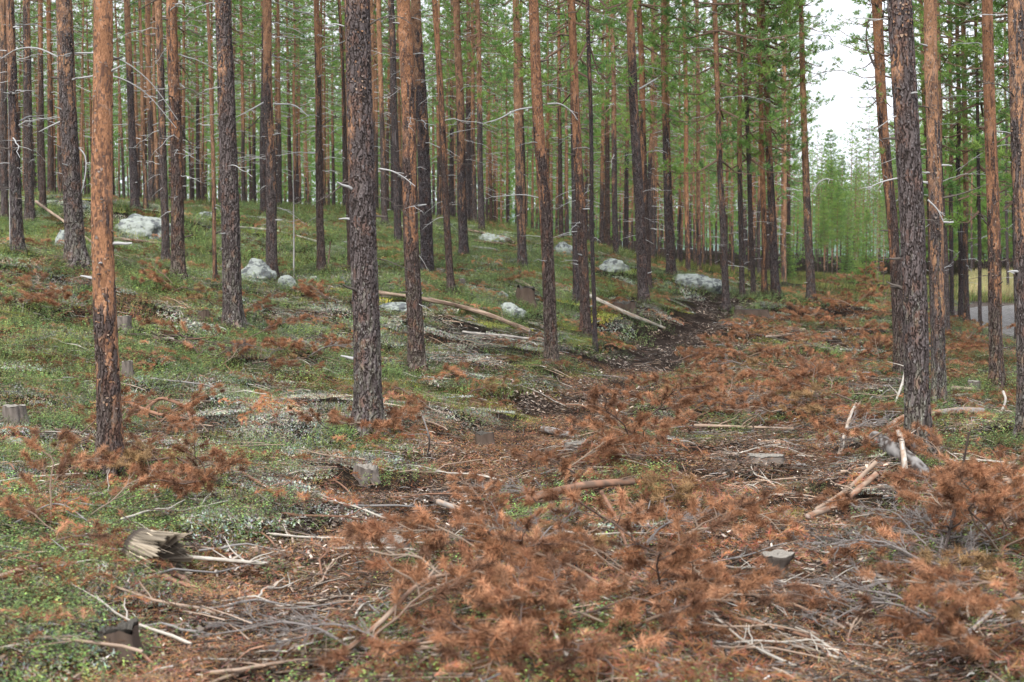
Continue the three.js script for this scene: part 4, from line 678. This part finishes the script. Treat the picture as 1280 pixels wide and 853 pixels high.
const piles = [ // px, py, spread x, spread y, count, heap height
  [680, 835, 90, 14, 6, .12], [860, 775, 50, 36, 8, .15], [890, 655, 40, 18, 6, .2], [1000, 510, 70, 24, 10, .18], [1080, 470, 40, 26, 7, .2],
  [650, 618, 90, 20, 11, .14], [700, 695, 100, 18, 12, .14], [800, 725, 70, 36, 14, .16], [590, 790, 60, 24, 8, .12], [750, 800, 80, 28, 9, .12], [500, 840, 60, 12, 5, .15], [640, 735, 60, 14, 5, .12], [840, 600, 90, 22, 15, .16], [800, 550, 50, 12, 6, .15], [940, 490, 100, 26, 24, .22], [870, 520, 50, 14, 8, .18], [880, 442, 60, 14, 8, .15], [1000, 440, 80, 24, 14, .2], [1050, 395, 55, 12, 12, .35], [1062, 374, 40, 6, 16, .75],
  [1050, 560, 60, 40, 9, .15], [1215, 425, 40, 14, 9, .3], [1190, 650, 80, 26, 16, .35], [1262, 834, 45, 16, 12, .4], [1240, 690, 40, 26, 10, .35], [1130, 745, 60, 36, 5, .12],
  [250, 602, 60, 22, 9, .1], [60, 640, 55, 26, 5, .08], [335, 448, 95, 22, 17, .12], [290, 398, 30, 8, 5, .15], [75, 382, 60, 10, 8, .1], [250, 366, 40, 6, 5, .1], [120, 545, 60, 18, 5, .08], [450, 545, 36, 10, 6, .12], [565, 500, 60, 18, 6, .06], [90, 700, 80, 36, 6, .08], [220, 545, 40, 12, 4, .08], [400, 378, 26, 8, 4, .1], [748, 348, 25, 5, 4, .1], [655, 352, 30, 5, 3, .1], [140, 300, 50, 4, 4, .1], [470, 500, 60, 20, 4, .05]];
const blocked = (p) => keepClear.some((q) => Math.abs(p.x - q.x) < (q.rx || .5) && p.z - q.z > -(q.back || .3) && p.z - q.z < (q.front || 1));
let nBough = 0;
for (const [px, py, sx, sy, n, hp] of piles) for (let i = 0; i < n; i++) {
  const x = px + rr(-1, 1) * sx, y = Math.min(862, py + rr(-1, 1) * sy), p = hit(x, y), tr = cover(p.x, -p.z).t; if (nBough >= 298 || (tr > .35 && R() < .93) || blocked(p)) continue;
  const where = byLandmark(x, y);
  placeBough(p, rr(0, hp), rr(.6, 1.05) * (py < 400 && px > 900 ? 1.4 : 1), 'cut pine bough with rust-brown needles ' + where, 'rust-brown boughs ' + where, false); nBough++;
}
for (const [px, py, sx, sy, n] of [[480, 815, 60, 25, 7], [1150, 765, 70, 36, 8], [1190, 715, 50, 36, 8], [1110, 690, 50, 30, 3], [700, 690, 120, 60, 7], [960, 560, 100, 60, 6], [330, 440, 80, 20, 6], [450, 425, 30, 8, 4], [1000, 480, 80, 30, 5]]) for (let i = 0; i < n; i++) {
  const x = px + rr(-1, 1) * sx, y = Math.min(862, py + rr(-1, 1) * sy), p = hit(x, y); if (blocked(p)) continue; const where = byLandmark(x, y);
  placeBough(p, rr(0, .1), rr(.6, .95), 'tangle of bare grey twigs ' + where, 'bare twigs ' + where, true);
}
// loose sticks
const stickGeos = Array.from({ length: 12 }, (_, i) => { const g = new Geo(), c = WOOD[pick(['tan', 'grey', 'pale', 'brown', 'red', 'tan', 'grey'])], C = bend(V(-.5, 0, 0), V(.5, 0, 0), 8, .09); g.tube(C, (k, a) => mix(.0085, .004, k / 8) * (1 + .3 * (noise(k, a, i) - .5)), 6, (k, a) => { const f = .7 + .6 * noise(k * 1.7, a, i); return c.map((q) => q * f); }, { capColor: WOOD.pale }); for (let q = 0; q < ri(0, 3); q++) { const s = C[ri(2, 6)]; g.tube(bend(s, V(s.x + rr(.05, .2), s.y + rr(0, .1), s.z + rr(-.12, .12)), 3, .1), taper(4, .005, .002), 4, c); } return g.done(); });
for (let i = 0; i < 190; i++) {
  const slash = i < 130, px = slash ? rr(330, 1280) : rr(0, 560), py = slash ? rr(430, 850) : rr(380, 840), p = hit(px, py), m = mesh('dead_stick', pick(stickGeos), M.wood), s = rr(.35, 1.25);
  m.position.copy(p); m.position.y += rr(.01, .07); m.scale.set(s, Math.min(1.1, .5 + s * .5), Math.min(1.1, .5 + s * .5)); m.rotation.set(0, rr(0, 3.14), rr(-.1, .1));
  const e = .5 * s, ang = m.rotation.y, y1 = ground(p.x + Math.cos(ang) * e, p.z - Math.sin(ang) * e), y2 = ground(p.x - Math.cos(ang) * e, p.z + Math.sin(ang) * e); m.rotation.order = 'YXZ'; m.rotation.z = Math.atan2(y1 - y2, 2 * e) + rr(-.04, .06); m.position.y = Math.max(m.position.y, (y1 + y2) / 2 + .02);
  const where = byLandmark(px, py); tag(m, 'loose dead stick lying ' + where, 'stick', 'loose sticks ' + where);
}
console.log('boughs', nBough);

// ------------------------------------------------------------------ ground cover nobody could count
function scatter(name, label, category, geos, mat, N, accept, o = {}) {
  const root = new THREE.Group(); root.name = name; scene.add(root); tag(root, label, category, null, 'stuff');
  const lists = geos.map(() => []); const m = new THREE.Matrix4(), q = new THREE.Quaternion(), q2 = new THREE.Quaternion(), up = V(0, 1, 0), nrm = V(0, 0, 0);
  for (let i = 0; i < N; i++) {
    const d = o.dMin !== undefined ? rr(o.dMin, o.dMax) : 4.2 + (R() ** 1.2) * (o.reach ?? 46), x = rr(-1, 1) * (.40 * d + .9), c = cover(x, d), k = accept(c, x, d); if (R() > k || (x > 8 && roadOut(x, d) < .4)) continue;
    const y = ground(x, -d), e = .15; nrm.set(-(ground(x + e, -d) - ground(x - e, -d)) / (2 * e), 1, -(ground(x, -d + e) - ground(x, -d - e)) / (2 * e)).normalize();
    q.setFromUnitVectors(up, nrm); q2.setFromAxisAngle(up, rr(0, 6.283)); q.multiply(q2); const s = rr(...(o.size || [.7, 1.25])) * (1 + Math.max(0, d - 14) * (o.grow ?? .018));
    m.compose(V(x, y + (o.lift || 0), -d), q, V(s, s * (o.flat || 1), s)); lists[Math.floor(R() * geos.length)].push(m.clone(), o.tint ? o.tint(c) : [1, 1, 1].map(() => 1).map((v) => v * 1));
  }
  lists.forEach((l, k) => { const im = shade(new THREE.InstancedMesh(geos[k], mat, l.length / 2)); im.name = category.replace(/ /g, '_') + '_clumps'; const C = new THREE.Color(); for (let i = 0; i < l.length / 2; i++) { im.setMatrixAt(i, l[2 * i]); const t = l[2 * i + 1]; im.setColorAt(i, C.setRGB(t[0], t[1], t[2])); } root.add(im); });
  console.log(name, lists.reduce((a, l) => a + l.length / 2, 0));
}
const vary = () => () => { const k = Math.exp(rr(-.8, .42)), h = rr(-.07, .07); return [k * (1 + h), k, k * (1 - h)]; };
R = rng(2024);
const disc = (r) => { const a = rr(0, 6.283), q = r * Math.sqrt(R()); return [Math.cos(a) * q, Math.sin(a) * q]; };
const leafPatch = (n, H, leafL, cols) => Array.from({ length: 4 }, () => {      // lingonberry: small oval leaves on short stems
  const g = new Geo();
  for (let i = 0; i < n; i++) {
    const [x, z] = disc(.26), h = H * rr(.4, 1.1), lean = [rr(-.05, .05), rr(-.05, .05)], tw = Math.exp(rr(-.7, .4)), col = pick(cols).map((q) => q * tw), nl = ri(5, 9);
    for (let k = 0; k < nl; k++) {
      const t = (k + .6) / nl, a = k * 2.4 + rr(-.3, .3), L = leafL * rr(.7, 1.2), px = x + lean[0] * t, py = h * t, pz = z + lean[1] * t, dx = Math.cos(a), dz = Math.sin(a), up = rr(.05, .6), b = .75 + .5 * R(), c = [col[0] * b, col[1] * b, col[2] * b], w = L * .30;
      const A = g.v(px, py, pz, c), B2 = g.v(px + dx * L * .5 - dz * w, py + up * L * .5 + .001, pz + dz * L * .5 + dx * w, c), C = g.v(px + dx * L * .5 + dz * w, py + up * L * .5 + .001, pz + dz * L * .5 - dx * w, c), D = g.v(px + dx * L, py + up * L * .8, pz + dz * L, c); g.tri(A, B2, D); g.tri(A, D, C);
    }
    if (i % 3 === 0) g.needle(V(x, 0, z), lean[0], h, lean[1], .0012, [.12, .08, .05], V(1, 0, 0));
  }
  return g.done(false);
});
const bladePatch = (n, H, cols, spread = .26, w = .0022, lean = .6) => Array.from({ length: 4 }, () => { const g = new Geo(); for (let i = 0; i < n; i++) { const [x, z] = disc(spread), h = H * rr(.4, 1.15), a = rr(0, 6.283), l = h * rr(.1, lean), c = pick(cols).map((q) => q * rr(.8, 1.2)), s = V(Math.cos(a + 1.3), 0, Math.sin(a + 1.3)); g.needle(V(x, -.01, z), Math.cos(a) * l, h, Math.sin(a) * l, w, c, s); } return g.done(false); });
const lichenPatch = () => Array.from({ length: 4 }, () => { const g = new Geo(); for (let i = 0; i < 420; i++) { const [x, z] = disc(.24), h = rr(.003, .02), c = pick([[.36, .365, .30], [.29, .295, .24], [.43, .43, .37], [.2, .205, .16]]).map((q) => q * rr(.75, 1.15)), a = rr(0, 6.28), L = rr(.008, .022), s = V(Math.cos(a), rr(-.4, .4), Math.sin(a)); g.needle(V(x, h * .5, z), rr(-.02, .02), h, rr(-.02, .02), L * .4, c, s); if (i % 2) g.needle(V(x, h * .6, z), rr(-.02, .02), rr(0, .012), rr(-.02, .02), L * .3, c, s); } return g.done(false); });
const twigPatch = (n, cols, Lmin, Lmax, r) => Array.from({ length: 5 }, () => { const g = new Geo(); for (let i = 0; i < n; i++) { const [x, z] = disc(.34), a = rr(0, 3.14), L = Lmin + (Lmax - Lmin) * R() ** 2, y = rr(.0, .035), s = rr(-.12, .16) * L, tw = Math.exp(rr(-.9, .6)), c = pick(cols).map((q) => q * tw), dx = Math.cos(a) * L / 2, dz = Math.sin(a) * L / 2, cx = rr(-.12, .12) * L; const q = rr(r * .5, r * 1.4); g.tube([V(x - dx, y - s * .3, z - dz), V(x - dz * cx, y + Math.abs(s) * .3 + .004, z + dx * cx), V(x + dx, y + s, z + dz)], [q, q * .85, q * .5], 3, c, { cap: false }); } return g.done(); });
const chipPatch = (n, cols) => Array.from({ length: 4 }, () => { const g = new Geo(); for (let i = 0; i < n; i++) { const [x, z] = disc(.32), a = rr(0, 6.28), L = .004 + .022 * R() ** 2, w = L * rr(.2, .55), y = rr(0, .02), t = rr(-.5, .5), tw = Math.exp(rr(-.9, .5)), c = pick(cols).map((q) => q * tw), ca = Math.cos(a), sa = Math.sin(a), P = [[-L, -w], [L, -w * .7], [L * .8, w], [-L * .9, w * .8]].map(([u, v]) => g.v(x + ca * u - sa * v, y + t * u * .6 + rr(0, .004), z + sa * u + ca * v, c)); g.tri(P[0], P[1], P[2]); g.tri(P[0], P[2], P[3]); } return g.done(false); });
const litterNeedles = () => Array.from({ length: 4 }, () => { const g = new Geo(); for (let i = 0; i < 420; i++) { const [x, z] = disc(.34), a = rr(0, 6.28), L = rr(.03, .06), c = pick([[.30, .13, .06], [.22, .11, .06], [.34, .19, .10], [.16, .10, .07], [.26, .19, .13]]).map((q) => q * rr(.75, 1.2)); g.needle(V(x, rr(0, .02), z), Math.cos(a) * L, rr(-.012, .018), Math.sin(a) * L, .0018, c, V(-Math.sin(a), rr(-.3, .3), Math.cos(a))); } return g.done(false); });
const rustTufts = () => Array.from({ length: 4 }, (_, i) => { const g = new Geo(); for (let q = 0; q < 11; q++) { const [x, z] = disc(.3), a = rr(0, 6.28), L = rr(.08, .22), col = pick(RUST), y0 = rr(.01, .07); for (let k = 0; k < 80; k++) { const t = R(), p = V(x + Math.cos(a) * L * t, y0 + .03 * Math.sin(t * 3), z + Math.sin(a) * L * t), d = V(Math.cos(a) * .7 + rr(-.7, .7), rr(-.4, .6), Math.sin(a) * .7 + rr(-.7, .7)).normalize().multiplyScalar(rr(.03, .055)); g.needle(p, d.x, d.y, d.z, .0019, col.map((v) => v * rr(.7, 1.25)), V(rr(-1, 1), rr(-1, 1), rr(-1, 1)).cross(d).normalize()); } } return g.done(false); });

const GRN = [[.15, .25, .065], [.195, .295, .075], [.12, .205, .06], [.24, .305, .085], [.10, .17, .055], [.24, .22, .075]];
scatter('lingonberry_shrubs', 'low green lingonberry shrubs covering slope and edges', 'shrubs', leafPatch(60, .10, .017, GRN), M.leaf, 13000, (c, x, d) => c.green * 1.0 + .05 * (1 - c.t) + (feet.some(([a, b]) => Math.hypot(a - x, b - d) < .45) ? .7 : 0) + .35 * c.slashZone * (1 - c.t) * sst(.52, .6, c.n2), { tint: vary(), grow: .03 });
scatter('slope_grass', 'thin yellow-green grass and heather on the slope', 'grass', bladePatch(110, .10, [[.21, .27, .07], [.16, .23, .065], [.27, .28, .11], [.30, .27, .14], [.12, .19, .06]]), M.litter, 9000, (c, x, d) => (c.hill * .65 * sst(.44, .58, c.n3) + .06 * c.green + .15 * c.far) * (1 - c.nr) * (1 - c.t), { tint: vary(), grow: .03 });
scatter('ground_lichen', 'pale grey-green lichen between the shrubs', 'lichen', lichenPatch(), M.litter, 13000, (c) => c.lichen * .9 + .05 * (1 - c.t) * (1 - c.slashZone), { tint: vary(.8, 1.2) });
scatter('moss_cushions', 'yellow-green moss cushions in patches on the floor', 'moss', bladePatch(420, .035, [[.34, .34, .07], [.27, .30, .065], [.42, .38, .10], [.21, .25, .06]], .22, .003, 1.2), M.litter, 6000, (c) => .8 * sst(.55, .64, c.n2) * (1 - c.t) * (1 - c.slashZone * .6), { tint: vary(.85, 1.15) });
scatter('needle_litter', 'fallen brown pine needles covering the floor', 'needle litter', litterNeedles(), M.litter, 3600, (c) => .3 + .6 * c.t + .2 * c.rust, { reach: 18, tint: vary(.8, 1.2) });
scatter('twig_litter', 'small grey and tan twigs littering the floor', 'twig litter', twigPatch(44, [WOOD.grey, WOOD.tan, WOOD.pale, WOOD.brown, WOOD.red, WOOD.brown, WOOD.dark], .03, .3, .0026), M.wood, 6500, (c) => .38 + .25 * c.slashZone - .4 * c.t, { reach: 26, tint: vary(.75, 1.2) });
scatter('wood_chips', 'torn bark bits and pale wood chips churned into the ruts', 'wood chips', chipPatch(150, [[.26, .205, .165], [.19, .135, .105], [.10, .075, .062], [.34, .29, .245], [.13, .09, .07], [.08, .06, .05]]), M.litter, 5500, (c) => .9 * c.t + .22 * c.slashZone + .03, { tint: vary(.8, 1.2), reach: 44, lift: .004 });
scatter('rust_needle_clumps', 'loose clumps of rust-brown needles shed from the cut boughs', 'needle clumps', rustTufts(), M.brown, 7000, (c) => (c.rust * .34 + .09) * (1 - .95 * c.t) * (1 - .5 * c.nr), { tint: vary(.8, 1.15) });
scatter('far_floor_shrubs', 'dull green undergrowth on the floor of the far wood', 'undergrowth', bladePatch(160, .25, [[.11, .15, .05], [.15, .17, .06], [.22, .16, .07], [.08, .12, .04]], .7, .006, .8), M.litter, 2600, (c, x, d) => (1 - c.nr) * (x > 12 && inPoly(x, d, FIELD) ? 0 : .8), { dMin: 44, dMax: 105, grow: 0, tint: vary(.7, 1.2) });
scatter('meadow_grass', 'dry yellow meadow grass beyond the gravel road', 'meadow grass', bladePatch(260, .5, [[.34, .30, .15], [.30, .27, .13], [.40, .36, .20], [.22, .24, .10]], .8, .006, .5), M.litter, 7000, (c, x, d) => x > 12 && inPoly(x, d, FIELD) ? 1 : 0, { dMin: 58, dMax: 116, grow: 0, tint: vary(.85, 1.15) });
renderer.render(scene, camera);
